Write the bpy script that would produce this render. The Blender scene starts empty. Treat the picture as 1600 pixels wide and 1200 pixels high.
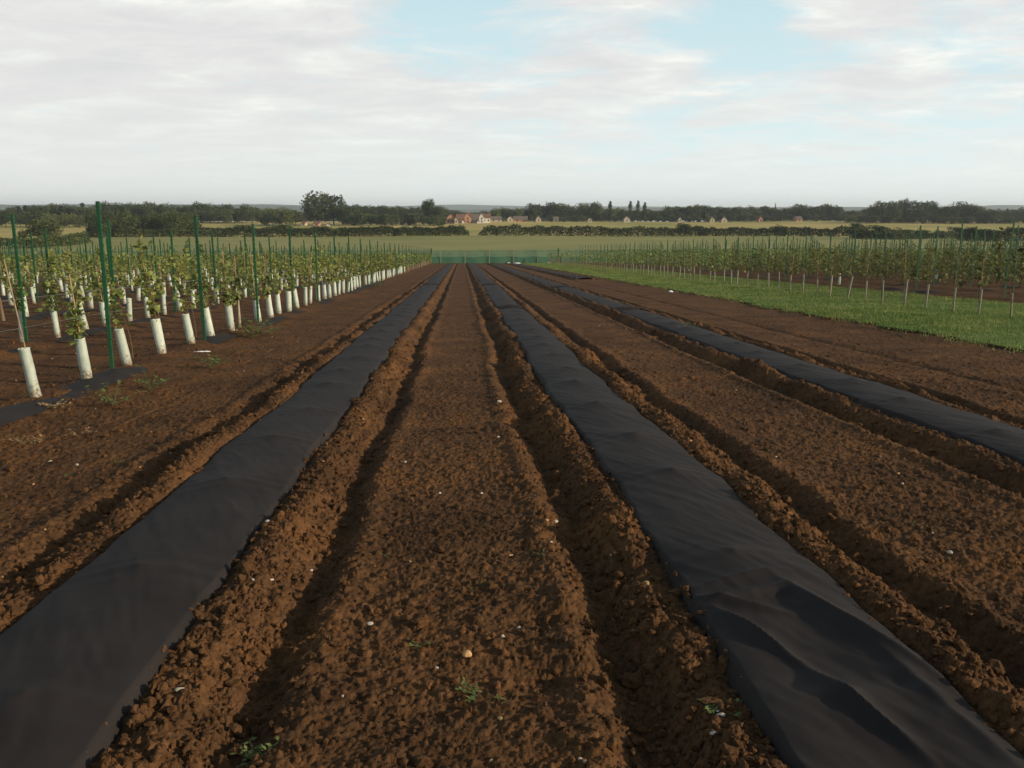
import bpy, math, random
import numpy as np
from mathutils import Vector
R = math.radians
random.seed(7); rng = np.random.default_rng(7)
scene = bpy.context.scene
C = scene.collection

# ---------------------------------------------------------------- camera
FPX = 1400.0; PITCH = math.atan(270/1400); YAW = math.atan(0.0559)
SLOPE = 0.0455; CAMZ = 1.6
cam = bpy.data.cameras.new('camera'); co = bpy.data.objects.new('camera', cam); C.objects.link(co)
cam.sensor_width = 36; cam.lens = 36*FPX/1600; cam.clip_end = 30000; cam.clip_start = 0.05
co.location = (0, 0, CAMZ); co.rotation_euler = (math.pi/2-PITCH, 0, -YAW)
scene.camera = co
scene.render.resolution_x = 1024; scene.render.resolution_y = 768

# ---------------------------------------------------------------- light
SUN_AZ = R(112)      # clockwise from +Y (the rows run along +Y)
SUN_EL = R(17)
w = bpy.data.worlds.new('World'); scene.world = w; w.use_nodes = True
nt = w.node_tree; N = nt.nodes; L = nt.links
for n in list(N): N.remove(n)
out = N.new('ShaderNodeOutputWorld'); bg = N.new('ShaderNodeBackground')
sky = N.new('ShaderNodeTexSky'); sky.sky_type = 'NISHITA'; sky.sun_disc = False
sky.sun_elevation = SUN_EL; sky.sun_rotation = SUN_AZ; sky.air_density = 1.0; sky.dust_density = 1.5; sky.altitude = 50
tc = N.new('ShaderNodeTexCoord'); sep = N.new('ShaderNodeSeparateXYZ')
L.new(tc.outputs['Generated'], sep.inputs[0])
def mth(op, a, b=None, c=None):
    m = N.new('ShaderNodeMath'); m.operation = op
    for i, v in enumerate((a, b, c)):
        if v is None: continue
        if isinstance(v, (int, float)): m.inputs[i].default_value = v
        else: L.new(v, m.inputs[i])
    return m.outputs[0]
zc = mth('ADD', mth('MAXIMUM', sep.outputs[2], 0.0), 0.11)
cx = mth('DIVIDE', sep.outputs[0], zc); cy = mth('DIVIDE', sep.outputs[1], zc)
comb = N.new('ShaderNodeCombineXYZ'); L.new(cx, comb.inputs[0]); L.new(cy, comb.inputs[1])
def wnoise(scale, detail, rough, off, sx=1, sy=1, dist=0.0):
    mp = N.new('ShaderNodeMapping'); L.new(comb.outputs[0], mp.inputs[0])
    mp.inputs['Location'].default_value = off; mp.inputs['Scale'].default_value = (sx, sy, 1)
    n = N.new('ShaderNodeTexNoise'); L.new(mp.outputs[0], n.inputs['Vector'])
    n.inputs['Scale'].default_value = scale; n.inputs['Detail'].default_value = detail
    n.inputs['Roughness'].default_value = rough; n.inputs['Distortion'].default_value = dist
    return n.outputs[0]
def wramp(v, stops):
    r = N.new('ShaderNodeValToRGB'); L.new(v, r.inputs[0])
    e = r.color_ramp.elements
    while len(e) > 1: e.remove(e[-1])
    e[0].position = stops[0][0]; e[0].color = (*stops[0][1], 1)
    for p, c in stops[1:]:
        k = e.new(p); k.color = (*c, 1)
    return r.outputs[0]
def wmix(f, a, b):
    m = N.new('ShaderNodeMix'); m.data_type = 'RGBA'
    if isinstance(f, float): m.inputs[0].default_value = f
    else: L.new(f, m.inputs[0])
    for s, v in ((6, a), (7, b)):
        if isinstance(v, tuple): m.inputs[s].default_value = (*v, 1)
        else: L.new(v, m.inputs[s])
    return m.outputs[2]
big = wnoise(0.55, 3, .5, (3.1, 1.2, 0), 1, 1, .3)
det = wnoise(1.7, 10, .64, (5, 2, 0), 1.0, 1.05, .35)
cov = mth('ADD', mth('MULTIPLY', big, .35), mth('MULTIPLY', det, .75))
az = mth('DIVIDE', sep.outputs[0], mth('MAXIMUM', sep.outputs[1], .05)); el = sep.outputs[2]
def gap(a0, e0, wa, we, amp):            # an opening in the cloud sheet at a direction of the sky
    q = mth('ADD', mth('POWER', mth('DIVIDE', mth('SUBTRACT', az, a0), wa), 2.0), mth('POWER', mth('DIVIDE', mth('SUBTRACT', el, e0), we), 2.0))
    return mth('MULTIPLY', mth('EXPONENT', mth('MULTIPLY', q, -1.0)), amp)
for a_, e_, wa, we, am in ((-.005, .19, .11, .045, -.22), (.31, .195, .07, .05, -.20), (.56, .17, .10, .05, -.05), (.60, .09, .16, .05, -.06), (-.17, .225, .05, .03, .2), (.17, .22, .06, .03, .10), (-.45, .15, .3, .2, .12), (.42, .21, .12, .035, .10)):
    cov = mth('ADD', cov, gap(a_, e_, wa, we, am))
cov = mth('SUBTRACT', cov, mth('MULTIPLY', mth('MAXIMUM', mth('SUBTRACT', el, .28), 0.0), .55))
cov = mth('SUBTRACT', cov, mth('MULTIPLY', mth('MAXIMUM', mth('MULTIPLY', sep.outputs[1], -1.0), 0.0), .15))
mask = wramp(cov, [(.40, (0, 0, 0)), (.47, (.45, .45, .45)), (.56, (1, 1, 1))])
shade = wnoise(2.3, 9, .62, (9, 4, 0), .9, 1.2, .3)
shade = mth('ADD', shade, gap(-.17, .225, .06, .03, .2))
shade = mth('ADD', shade, mth('MULTIPLY', mth('MAXIMUM', mth('MULTIPLY', az, 1.0), -.5), .06))
ccol = wramp(shade, [(.28, (.71, .71, .73)), (.46, (.78, .775, .775)), (.58, (.85, .86, .84)), (.70, (1.0, 1.0, .95))])
skyc = N.new('ShaderNodeVectorMath'); skyc.operation = 'SCALE'; L.new(sky.outputs[0], skyc.inputs[0]); skyc.inputs['Scale'].default_value = 0.10
veil = wramp(el, [(.0, (1, 1, 1)), (.24, (.80, .80, .80)), (.55, (.1, .1, .1))])
blue = wmix(veil, skyc.outputs[0], (.64, .87, .94))
c1 = wmix(mask, blue, ccol)
hz = wramp(sep.outputs[2], [(.0, (1, 1, 1)), (.05, (.70, .70, .70)), (.13, (.20, .20, .20)), (.24, (0, 0, 0))])
hx = wramp(mth('ADD', mth('MULTIPLY', sep.outputs[0], .9), .5), [(.1, (.90, .92, .88)), (.9, (.90, .98, .95))])
c2 = wmix(hz, c1, hx)
L.new(c2, bg.inputs[0]); bg.inputs[1].default_value = 1.0
L.new(bg.outputs[0], out.inputs[0])
sun = bpy.data.lights.new('sun', 'SUN'); sun.energy = 5.0; sun.angle = R(0.9); sun.color = (1, .84, .64)
so = bpy.data.objects.new('sun', sun); C.objects.link(so)
sd = Vector((math.sin(SUN_AZ)*math.cos(SUN_EL), math.cos(SUN_AZ)*math.cos(SUN_EL), math.sin(SUN_EL)))
so.rotation_euler = sd.to_track_quat('Z', 'Y').to_euler()
scene.view_settings.view_transform = 'Standard'; scene.view_settings.look = 'None'
scene.view_settings.exposure = 0.0

# ---------------------------------------------------------------- helpers
def ray(px, py):
    X = (px-800)/FPX; Y = -(py-600)/FPX
    fwd = math.cos(PITCH)+Y*math.sin(PITCH); z = -math.sin(PITCH)+Y*math.cos(PITCH)
    return (X*math.cos(YAW)+fwd*math.sin(YAW), -X*math.sin(YAW)+fwd*math.cos(YAW), z)
def at_plane(px, py):            # point of the sloping field seen at a pixel
    d = ray(px, py); t = CAMZ/(-d[2]-SLOPE*d[1])
    return d[0]*t, d[1]*t
def at_dist(px, Y):
    d = ray(px, 335); return d[0]/d[1]*Y
def z_at(py, x, y):              # height of a point over (x,y) seen at row py (centre column is close enough)
    px = proj(x, y, 0)[0]; d = ray(px, py); return CAMZ+d[2]/d[1]*y
def proj(x, y, z):
    dz = z-CAMZ
    r = x*math.cos(YAW)-y*math.sin(YAW); f0 = x*math.sin(YAW)+y*math.cos(YAW)
    f = f0*math.cos(PITCH)-dz*math.sin(PITCH); u = f0*math.sin(PITCH)+dz*math.cos(PITCH)
    if f <= .05: return (1e6, 1e6)
    return 800+FPX*r/f, 600-FPX*u/f
KY = [-400, 0, 140, 150, 230, 385, 480, 700, 800, 1500, 9500]
KZ = [0.6, 0, -140*SLOPE, -6.85, -8.1, -8.95, -8.9, -6.15, -6.2, -12, -14]
KZ[0] = 400*SLOPE
def terr(x, y):
    z = np.interp(y, KY, KZ)
    far = np.clip((np.asarray(y)-150)/200, 0, 1)
    return z + far*(0.25*np.sin(np.asarray(x)*.021+1.3)+.15*np.sin(np.asarray(x)*.05+np.asarray(y)*.02))*1.0

def hsh(ix, iy, s):
    h = (ix.astype(np.int64)*374761393 + iy.astype(np.int64)*668265263 + s*974711) & 0xFFFFFFFF
    h = ((h ^ (h >> 13))*1274126177) & 0xFFFFFFFF
    h = ((h ^ (h >> 16))*2246822519) & 0xFFFFFFFF
    return ((h ^ (h >> 15)) & 0xFFFFFF)/16777216.0
def vn(x, y, s=0):
    ix = np.floor(x); iy = np.floor(y); fx = x-ix; fy = y-iy
    fx = fx*fx*(3-2*fx); fy = fy*fy*(3-2*fy)
    a = hsh(ix, iy, s); b = hsh(ix+1, iy, s); c = hsh(ix, iy+1, s); d = hsh(ix+1, iy+1, s)
    return (a+(b-a)*fx)*(1-fy)+(c+(d-c)*fx)*fy
def fbm(x, y, o=3, s=0):
    t = 0; a = .5; n = 0
    for i in range(o):
        t = t+a*vn(x*2**i, y*2**i, s+i*17); n += a; a *= .5
    return t/n
def lumps(x, y, size, s, rmin=.2, rmax=.55, dens=.8):
    X = x/size; Y = y/size; ix = np.floor(X); iy = np.floor(Y); best = np.zeros_like(X)
    for dx in (-1, 0, 1):
        for dy in (-1, 0, 1):
            jx = ix+dx; jy = iy+dy
            px = jx+hsh(jx, jy, s); py = jy+hsh(jx, jy, s+1); q = hsh(jx, jy, s+2)
            r = np.where(q < dens, rmin+(rmax-rmin)*(q/dens)**1.5, 0)
            d2 = ((X-px)**2+(Y-py)**2)
            best = np.maximum(best, np.sqrt(np.maximum(r*r-d2, 0)))
    return best*size

def mesh_np(name, V, F, mat, parent=None, smooth=True, obj=True, mats=None, midx=None):
    """V (n,3); F (m,k) or list of such arrays"""
    me = bpy.data.meshes.new(name)
    V = np.asarray(V, dtype=np.float32)
    Fs = F if isinstance(F, list) else [F]
    Fs = [np.asarray(f, dtype=np.int32) for f in Fs if len(f)]
    me.vertices.add(len(V)); me.vertices.foreach_set('co', V.ravel())
    nl = sum(f.size for f in Fs); npoly = sum(len(f) for f in Fs)
    me.loops.add(nl); me.loops.foreach_set('vertex_index', np.concatenate([f.ravel() for f in Fs]))
    tot = np.concatenate([np.full(len(f), f.shape[1], dtype=np.int32) for f in Fs])
    st = np.concatenate([[0], np.cumsum(tot)[:-1]]).astype(np.int32)
    me.polygons.add(npoly); me.polygons.foreach_set('loop_start', st)
    me.update(calc_edges=True)
    me.polygons.foreach_set('use_smooth', np.full(npoly, smooth))
    for m in (mats or [mat]): me.materials.append(m)
    if midx is not None: me.polygons.foreach_set('material_index', np.asarray(midx, dtype=np.int32))
    me.update()
    if not obj: return me
    return link(name, me, parent)
def link(name, me, parent=None, loc=None):
    o = bpy.data.objects.new(name, me); C.objects.link(o)
    if parent: o.parent = parent
    if loc is not None: o.location = loc
    return o
def tag(o, label=None, cat=None, group=None, kind=None):
    if label: o['label'] = label
    if cat: o['category'] = cat
    if group: o['group'] = group
    if kind: o['kind'] = kind
    return o
def empty(name, loc, label, cat, group=None, rz=0):
    o = bpy.data.objects.new(name, None); C.objects.link(o); o.location = loc; o.rotation_euler = (0, 0, rz)
    o.empty_display_size = .1
    return tag(o, label, cat, group)
class MB:
    def __init__(s): s.V = []; s.F = {}; s.n = 0
    def add(s, V, F):
        V = np.asarray(V, float); F = np.asarray(F, int)
        s.V.append(V); s.F.setdefault(F.shape[1], []).append(F+s.n); s.n += len(V)
    def box(s, c, h, rz=0):
        q = np.array([[a, b, d] for a in (-1, 1) for b in (-1, 1) for d in (-1, 1)], float)*np.array(h)
        ca, sa = math.cos(rz), math.sin(rz)
        q = np.stack([q[:, 0]*ca-q[:, 1]*sa, q[:, 0]*sa+q[:, 1]*ca, q[:, 2]], 1)+np.array(c)
        s.add(q, [[0, 1, 3, 2], [4, 6, 7, 5], [0, 4, 5, 1], [2, 3, 7, 6], [0, 2, 6, 4], [1, 5, 7, 3]])
    def tube(s, P, r, n=6, cap=True):
        P = np.asarray(P, float); r = np.broadcast_to(r, (len(P),))
        V = []
        for i in range(len(P)):
            t = P[min(i+1, len(P)-1)]-P[max(i-1, 0)]; t = t/(np.linalg.norm(t)+1e-9)
            a = np.cross(t, [0, 1, .01]) if abs(t[1]) < .9 else np.cross(t, [1, 0, .01])
            a /= np.linalg.norm(a); b = np.cross(t, a)
            for k in range(n):
                q = 2*math.pi*k/n; V.append(P[i]+r[i]*(a*math.cos(q)+b*math.sin(q)))
        F = [[i*n+k, i*n+(k+1) % n, (i+1)*n+(k+1) % n, (i+1)*n+k] for i in range(len(P)-1) for k in range(n)]
        s.add(V, F)
        if cap:
            e = (len(P)-1)*n; V2 = V[-n:]; s.add(V2+[P[-1]], [[k, (k+1) % n, n] for k in range(n)])
    def arrays(s): return np.concatenate(s.V), [np.concatenate(f) for f in s.F.values()]
    def build(s, name, mat, parent=None, smooth=False, obj=True):
        V, F = s.arrays(); return mesh_np(name, V, F, mat, parent, smooth, obj)

# ---------------------------------------------------------------- materials
def mat(name, col, rough=.9, spec=.3, var=None, scale=5, bump=0, bscale=40, bdist=.01, trans=0, detail=4, sheen=0, obj_var=0):
    m = bpy.data.materials.new(name); m.use_nodes = True
    t = m.node_tree; b = t.nodes['Principled BSDF']
    b.inputs['Roughness'].default_value = rough; b.inputs['Specular IOR Level'].default_value = spec
    b.inputs['Base Color'].default_value = (*col, 1)
    if sheen: b.inputs['Sheen Weight'].default_value = sheen
    geo = t.nodes.new('ShaderNodeNewGeometry'); src = None
    if var:
        n = t.nodes.new('ShaderNodeTexNoise'); n.inputs['Scale'].default_value = scale; n.inputs['Detail'].default_value = detail
        t.links.new(geo.outputs['Position'], n.inputs['Vector'])
        r = t.nodes.new('ShaderNodeValToRGB'); t.links.new(n.outputs[0], r.inputs[0])
        r.color_ramp.elements[0].position = .32; r.color_ramp.elements[0].color = (*col, 1)
        r.color_ramp.elements[1].position = .68; r.color_ramp.elements[1].color = (*var, 1)
        src = r.outputs[0]
        t.links.new(src, b.inputs['Base Color'])
    if obj_var:
        oi = t.nodes.new('ShaderNodeObjectInfo'); hs = t.nodes.new('ShaderNodeHueSaturation')
        mr = t.nodes.new('ShaderNodeMapRange'); mr.inputs[3].default_value = 1-obj_var; mr.inputs[4].default_value = 1+obj_var
        t.links.new(oi.outputs['Random'], mr.inputs[0]); t.links.new(mr.outputs[0], hs.inputs['Value'])
        mr2 = t.nodes.new('ShaderNodeMapRange'); mr2.inputs[3].default_value = .5+obj_var*.08; mr2.inputs[4].default_value = .5-obj_var*.08
        t.links.new(oi.outputs['Random'], mr2.inputs[0]); t.links.new(mr2.outputs[0], hs.inputs['Hue'])
        if src: t.links.new(src, hs.inputs['Color'])
        else: hs.inputs['Color'].default_value = (*col, 1)
        src = hs.outputs[0]; t.links.new(src, b.inputs['Base Color'])
    if bump:
        n = t.nodes.new('ShaderNodeTexNoise'); n.inputs['Scale'].default_value = bscale; n.inputs['Detail'].default_value = 4
        t.links.new(geo.outputs['Position'], n.inputs['Vector'])
        bp = t.nodes.new('ShaderNodeBump'); bp.inputs['Strength'].default_value = bump; bp.inputs['Distance'].default_value = bdist
        t.links.new(n.outputs[0], bp.inputs['Height']); t.links.new(bp.outputs[0], b.inputs['Normal'])
    if trans:
        tr = t.nodes.new('ShaderNodeBsdfTranslucent'); mx = t.nodes.new('ShaderNodeMixShader'); mx.inputs[0].default_value = trans
        if src: t.links.new(src, tr.inputs[0])
        else: tr.inputs[0].default_value = (*col, 1)
        o = t.nodes['Material Output']
        t.links.new(b.outputs[0], mx.inputs[1]); t.links.new(tr.outputs[0], mx.inputs[2]); t.links.new(mx.outputs[0], o.inputs[0])
    return m
def soil_material():
    m = bpy.data.materials.new('tilled_soil'); m.use_nodes = True; t = m.node_tree; b = t.nodes['Principled BSDF']
    b.inputs['Roughness'].default_value = 1; b.inputs['Specular IOR Level'].default_value = .08
    g = t.nodes.new('ShaderNodeNewGeometry')
    def nz(s, d=5, r=.6):
        n = t.nodes.new('ShaderNodeTexNoise'); n.inputs['Scale'].default_value = s; n.inputs['Detail'].default_value = d; n.inputs['Roughness'].default_value = r
        t.links.new(g.outputs['Position'], n.inputs['Vector']); return n.outputs[0]
    def rp(v, st):
        r = t.nodes.new('ShaderNodeValToRGB'); t.links.new(v, r.inputs[0]); e = r.color_ramp.elements
        e[0].position = st[0][0]; e[0].color = (*st[0][1], 1); e[1].position = st[1][0]; e[1].color = (*st[1][1], 1)
        for p, c in st[2:]: k = e.new(p); k.color = (*c, 1)
        return r.outputs[0]
    def mx(f, a, b_, mode='MIX'):
        q = t.nodes.new('ShaderNodeMix'); q.data_type = 'RGBA'; q.blend_type = mode
        if isinstance(f, float): q.inputs[0].default_value = f
        else: t.links.new(f, q.inputs[0])
        t.links.new(a, q.inputs[6]); t.links.new(b_, q.inputs[7]); return q.outputs[2]
    a = rp(nz(26, 6), [(.3, SOIL_A), (.7, SOIL_B)])
    big = rp(nz(1.1, 4), [(.33, (.66, .68, .72)), (.52, (1.0, 1.0, 1.0)), (.70, (1.38, 1.28, 1.08))])
    c = mx(1.0, a, big, 'MULTIPLY')
    grit = rp(nz(160, 2, .5), [(.66, (0, 0, 0)), (.74, (1, 1, 1))])
    rgb = t.nodes.new('ShaderNodeRGB'); rgb.outputs[0].default_value = (.15, .085, .045, 1)
    q = t.nodes.new('ShaderNodeMath'); q.operation = 'MULTIPLY'; q.inputs[1].default_value = .35; t.links.new(grit, q.inputs[0])
    c = mx(q.outputs[0], c, rgb.outputs[0])
    t.links.new(c, b.inputs['Base Color'])
    n2 = nz(110, 5, .7); bp = t.nodes.new('ShaderNodeBump'); bp.inputs['Strength'].default_value = .7; bp.inputs['Distance'].default_value = .008
    t.links.new(n2, bp.inputs['Height'])
    n3 = nz(9, 6, .7); bp2 = t.nodes.new('ShaderNodeBump'); bp2.inputs['Strength'].default_value = .5; bp2.inputs['Distance'].default_value = .05
    t.links.new(n3, bp2.inputs['Height']); t.links.new(bp.outputs[0], bp2.inputs['Normal'])
    t.links.new(bp2.outputs[0], b.inputs['Normal'])
    return m
SOIL_A = (.058, .0285, .0120); SOIL_B = (.140, .070, .0300)
M = {}
M['soil'] = soil_material()
M['fabric'] = mat('woven_membrane', (.0185, .0150, .0135), .78, .13, (.026, .0215, .0195), 2.2, .35, 300, .002)
M['grass_soil'] = mat('turf_base', (.06, .12, .028), 1, .1, (.10, .16, .04), 3, .6, 30, .05)
M['blade'] = mat('grass_blades', (.095, .155, .036), .7, .2, (.24, .265, .08), .9, trans=.3)
M['meadow'] = mat('meadow', (.20, .21, .072), 1, .05, (.27, .25, .095), .03, detail=8)
M['golden'] = mat('ripening_field', (.25, .24, .07), 1, .05, (.47, .35, .13), .012, detail=8)
M['far'] = mat('far_land', (.06, .08, .04), 1, .05, (.11, .11, .05), .004)
M['hill'] = mat('hills', (.045, .065, .05), 1, .05, (.075, .09, .06), .002)
M['post'] = mat('green_enamel', (.009, .056, .020), .5, .4, (.013, .080, .028), 9, obj_var=.15)
M['guard'] = mat('tree_guard_plastic', (.50, .57, .46), .55, .4, (.62, .66, .55), 14, trans=.25, obj_var=.14)
M['guard_dull'] = mat('dull_guard_plastic', (.22, .20, .14), .8, .2, (.34, .32, .24), 14, trans=.15, obj_var=.15)  # duller, tanner plastic for the thin guards
M['cane'] = mat('bamboo', (.26, .165, .10), .7, .3, (.38, .26, .16), 12, obj_var=.2)
M['stem'] = mat('vine_wood', (.10, .055, .03), .9, .2, (.16, .09, .045), 20)
M['leaf'] = mat('vine_leaf', (.095, .145, .030), .6, .3, (.30, .31, .085), 7, trans=.35, obj_var=.2)
M['leaf2'] = mat('vine_leaf_mature', (.060, .090, .026), .65, .2, (.19, .185, .06), 4, trans=.3, obj_var=.2)
M['weed'] = mat('weed_leaf', (.085, .12, .030), .7, .2, (.20, .23, .08), 25, trans=.3)
M['dry'] = mat('dry_weed', (.24, .15, .07), .9, .1, (.33, .22, .11), 30, trans=.2)
M['wire'] = mat('galvanised_wire', (.16, .18, .18), .5, .5)
M['pebble'] = mat('flint_pebble', (.30, .25, .19), .8, .2, (.52, .46, .38), 60, obj_var=.3)
M['ochre'] = mat('ochre_pebble', (.38, .20, .08), .75, .3, (.52, .32, .14), 60, obj_var=.25)
M['tree'] = mat('tree_leaves', (.045, .068, .022), .8, .15, (.095, .112, .038), .25, trans=.15, obj_var=.22)
M['tree_light'] = mat('light_tree_leaves', (.085, .11, .034), .8, .15, (.14, .155, .05), .3, trans=.15, obj_var=.15)
M['conifer'] = mat('dark_needles', (.03, .046, .02), .85, .1, (.055, .07, .03), .3, trans=.05, obj_var=.15)
M['bark'] = mat('bark', (.06, .045, .03), 1, .1)
M['brick'] = mat('orange_brick', (.42, .22, .13), .9, .1, (.50, .28, .17), .5)
M['stone'] = mat('cream_render', (.46, .38, .28), .9, .1, (.52, .44, .32), .4)
M['white'] = mat('white_render', (.62, .57, .48), .9, .1)
M['roof_red'] = mat('red_tiles', (.17, .085, .055), .9, .1, (.22, .12, .08), .6)
M['roof_brown'] = mat('brown_tiles', (.13, .10, .08), .9, .1, (.18, .14, .11), .6)
M['glass'] = mat('window_glass', (.03, .035, .04), .15, .6)
M['sack'] = mat('white_plastic', (.72, .72, .70), .5, .4, (.8, .8, .78), 8)
M['wood'] = mat('timber', (.22, .18, .13), .9, .1, (.30, .25, .18), 8)
def add_dirt(m):
    t = m.node_tree; b = t.nodes['Principled BSDF']; src = b.inputs['Base Color'].links[0].from_socket
    tc_ = t.nodes.new('ShaderNodeTexCoord'); sp_ = t.nodes.new('ShaderNodeSeparateXYZ'); t.links.new(tc_.outputs['Object'], sp_.inputs[0])
    g = t.nodes.new('ShaderNodeNewGeometry'); n = t.nodes.new('ShaderNodeTexNoise'); n.inputs['Scale'].default_value = 28; n.inputs['Detail'].default_value = 6; n.inputs['Roughness'].default_value = .7
    t.links.new(g.outputs['Position'], n.inputs['Vector'])
    a = t.nodes.new('ShaderNodeMath'); a.operation = 'MULTIPLY_ADD'; a.inputs[1].default_value = 1.1; a.inputs[2].default_value = 0.0
    t.links.new(sp_.outputs[2], a.inputs[0])
    d = t.nodes.new('ShaderNodeMath'); d.operation = 'SUBTRACT'; t.links.new(n.outputs[0], d.inputs[0]); t.links.new(a.outputs[0], d.inputs[1])
    r_ = t.nodes.new('ShaderNodeMapRange'); r_.inputs[1].default_value = .32; r_.inputs[2].default_value = .50; t.links.new(d.outputs[0], r_.inputs[0])
    q = t.nodes.new('ShaderNodeMix'); q.data_type = 'RGBA'; q.inputs[7].default_value = (.20, .12, .06, 1)
    t.links.new(r_.outputs[0], q.inputs[0]); t.links.new(src, q.inputs[6]); t.links.new(q.outputs[2], b.inputs['Base Color'])
add_dirt(M['guard']); add_dirt(M['guard_dull'])
def net_material(name, col, dens):
    m = bpy.data.materials.new(name); m.use_nodes = True; t = m.node_tree; b = t.nodes['Principled BSDF']
    b.inputs['Base Color'].default_value = (*col, 1); b.inputs['Roughness'].default_value = .6
    tr = t.nodes.new('ShaderNodeBsdfTransparent'); mx = t.nodes.new('ShaderNodeMixShader'); g = t.nodes.new('ShaderNodeNewGeometry')
    n = t.nodes.new('ShaderNodeTexNoise'); n.inputs['Scale'].default_value = .5; n.inputs['Detail'].default_value = 5
    t.links.new(g.outputs['Position'], n.inputs['Vector'])
    r = t.nodes.new('ShaderNodeMapRange'); t.links.new(n.outputs[0], r.inputs[0]); r.inputs[1].default_value = .3; r.inputs[2].default_value = .7
    r.inputs[3].default_value = dens-.1; r.inputs[4].default_value = dens+.1
    t.links.new(r.outputs[0], mx.inputs[0])
    t.links.new(tr.outputs[0], mx.inputs[1]); t.links.new(b.outputs[0], mx.inputs[2]); t.links.new(mx.outputs[0], t.nodes['Material Output'].inputs[0])
    return m
M['net'] = net_material('windbreak_net', (.045, .155, .10), .55)
M['net2'] = net_material('windbreak_net_double', (.022, .12, .068), .72)

# ---------------------------------------------------------------- field relief
BEDS = [-1.52, 1.345, 4.47, 7.45]           # centres of the new membrane rows
VROWS_L = [-4.62-3.0*k for k in range(26)]
def wob(c, y, s):                            # sideways wander of ridges along a row
    return np.clip((y-1.5)/4, .25, 1)*(.045*(vn(y*.8+c*7, y*0+3, s)-.5)*2+.03*(vn(y*2.3, y*0+c*3, s+5)-.5)*2+.012*(vn(y*7, y*0+c*5, s+9)-.5)*2)
def fab_on(c, y): return (y > 54) if c > 7 else (y > -50)
def relief(x, y):
    h = np.zeros_like(x)
    for i, c in enumerate(BEDS):
        on = fab_on(c, y).astype(float)
        for sgn in (-1, 1):
            wv = wob(c*sgn, y, 11+i)
            u = (x-c)*sgn-wv
            rid = .072+.045*(vn(y*1.5, y*0+i*4+sgn, 5)-.5)*2
            far_l = (i == 0 and sgn < 0)
            fd = .045 if far_l else (.062 if sgn > 0 else .072)
            fc = .775 if sgn > 0 else .73
            fwid = .055 if far_l else (.07+.03*vn(y*1.3, y*0+i, 44) if sgn > 0 else .08+.04*vn(y*1.1, y*0+i, 45))
            h += on*(rid*np.exp(-np.abs((u-.465)/.12)**3)*(u > .25) - fd*np.exp(-((u-fc)/fwid)**2) + .022*np.exp(-((u-.93)/.08)**2))
        u = x-c
        h += on*(.02*(np.abs(u) < .34))
    # wandering broad undulation and machine tracks
    h += .05*(fbm(x*.5, y*.35, 3, 31)-.5)
    h += -.03*np.exp(-((x-4.43-2.05)/.12)**2) + .015*np.exp(-((x-8.7)/.25)**2)
    # a few hollows in the near bed
    for px, py, r, d in ((1275, 0, 0, 0),):
        pass
    for hx_, hy_, r, d in ((.33, 3.15, .12, .05), (.36, 3.7, .11, .045), (.8, 3.0, .14, .05), (.28, 4.6, .12, .02), (-.1, 2.9, .1, .025)):
        h -= d*np.exp(-(((x-hx_)/(r*1.6))**2+((y-hy_)/r)**2))
    # left vineyard mounds
    lf = x < -3.2
    k = np.round((x+4.62)/3.0); k = np.minimum(k, 0); u = x+4.62-3.0*k
    h += lf*(.07*np.exp(-(u/.40)**2)*np.clip((-x-3.3)/.6, 0, 1))
    h += lf*.03*(fbm(x*1.2, y*1.2, 3, 47)-.5)*2
    # orchard block on the far right
    k = np.round((x-18)/3.0); k = np.maximum(k, 0); u = x-18-3.0*k
    h += (x > 16.6)*.08*np.exp(-(u/.4)**2)
    return h
def rough_amp(x, y):                        # how cloddy the tilth is
    a = np.full_like(x, .55)
    for i, c in enumerate(BEDS[:3]):
        u = np.abs(x-c)
        a += .85*np.exp(-((u-.62)/.24)**2)
    a = np.where(x < -3.0, .38+.3*vn(x*.6, y*.4, 77), a)
    a *= .75+.5*vn(x*.8, y*.8, 78)
    a = a*np.where((x > -.8) & (x < .55) & (y < 5), 1.15, 1)
    return a
def clodh(x, y, lim=99, exact=False):
    a = rough_amp(x, y); h = np.zeros_like(x)
    wx = x+.05*(vn(x*14, y*14, 3)-.5); wy = y+.05*(vn(x*14, y*14, 4)-.5)
    wx += .026*(vn(x*50, y*50, 6)-.5)+.008*(vn(x*120, y*120, 8)-.5); wy += .026*(vn(x*50, y*50, 7)-.5)+.008*(vn(x*120, y*120, 9)-.5)
    for size, amp, ylim, dn in ((.17, .30, 60, .35), (.075, .42, 30, .55), (.038, .62, 15, .75), (.019, .70, 7.5, .85)):
        s = np.clip((ylim-y)/(ylim*.35), 0, 1)
        if s.max() <= 0: continue
        sel = s > 0
        if not sel.any(): continue
        if size > .1: ar = a*a
        else: ar = .45+.55*a
        q = np.zeros_like(x); mod = .55+.9*vn(x*1.6/size, y*1.6/size, 12)
        q[sel] = mod[sel]*lumps(wx[sel], wy[sel], size, int(size*1000), dens=dn)*amp*s[sel]
        h += q*ar
    h += a*.03*(fbm(x*7, y*7, 3, 91)-.5)
    s = np.clip((14-y)/5, 0, 1)
    if s.max() > 0: h += s*(.6+.5*a)*(.016*(fbm(x*28, y*28, 3, 92)-.5)+.014*(fbm(x*75, y*75, 2, 93)-.5))
    return h
def soilz(x, y):
    x = np.asarray(x, float); y = np.asarray(y, float)
    return relief(x, y)+clodh(x, y)-SLOPE*y
def sz(x, y): return float(soilz(np.array([x]), np.array([y]))[0])

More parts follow.
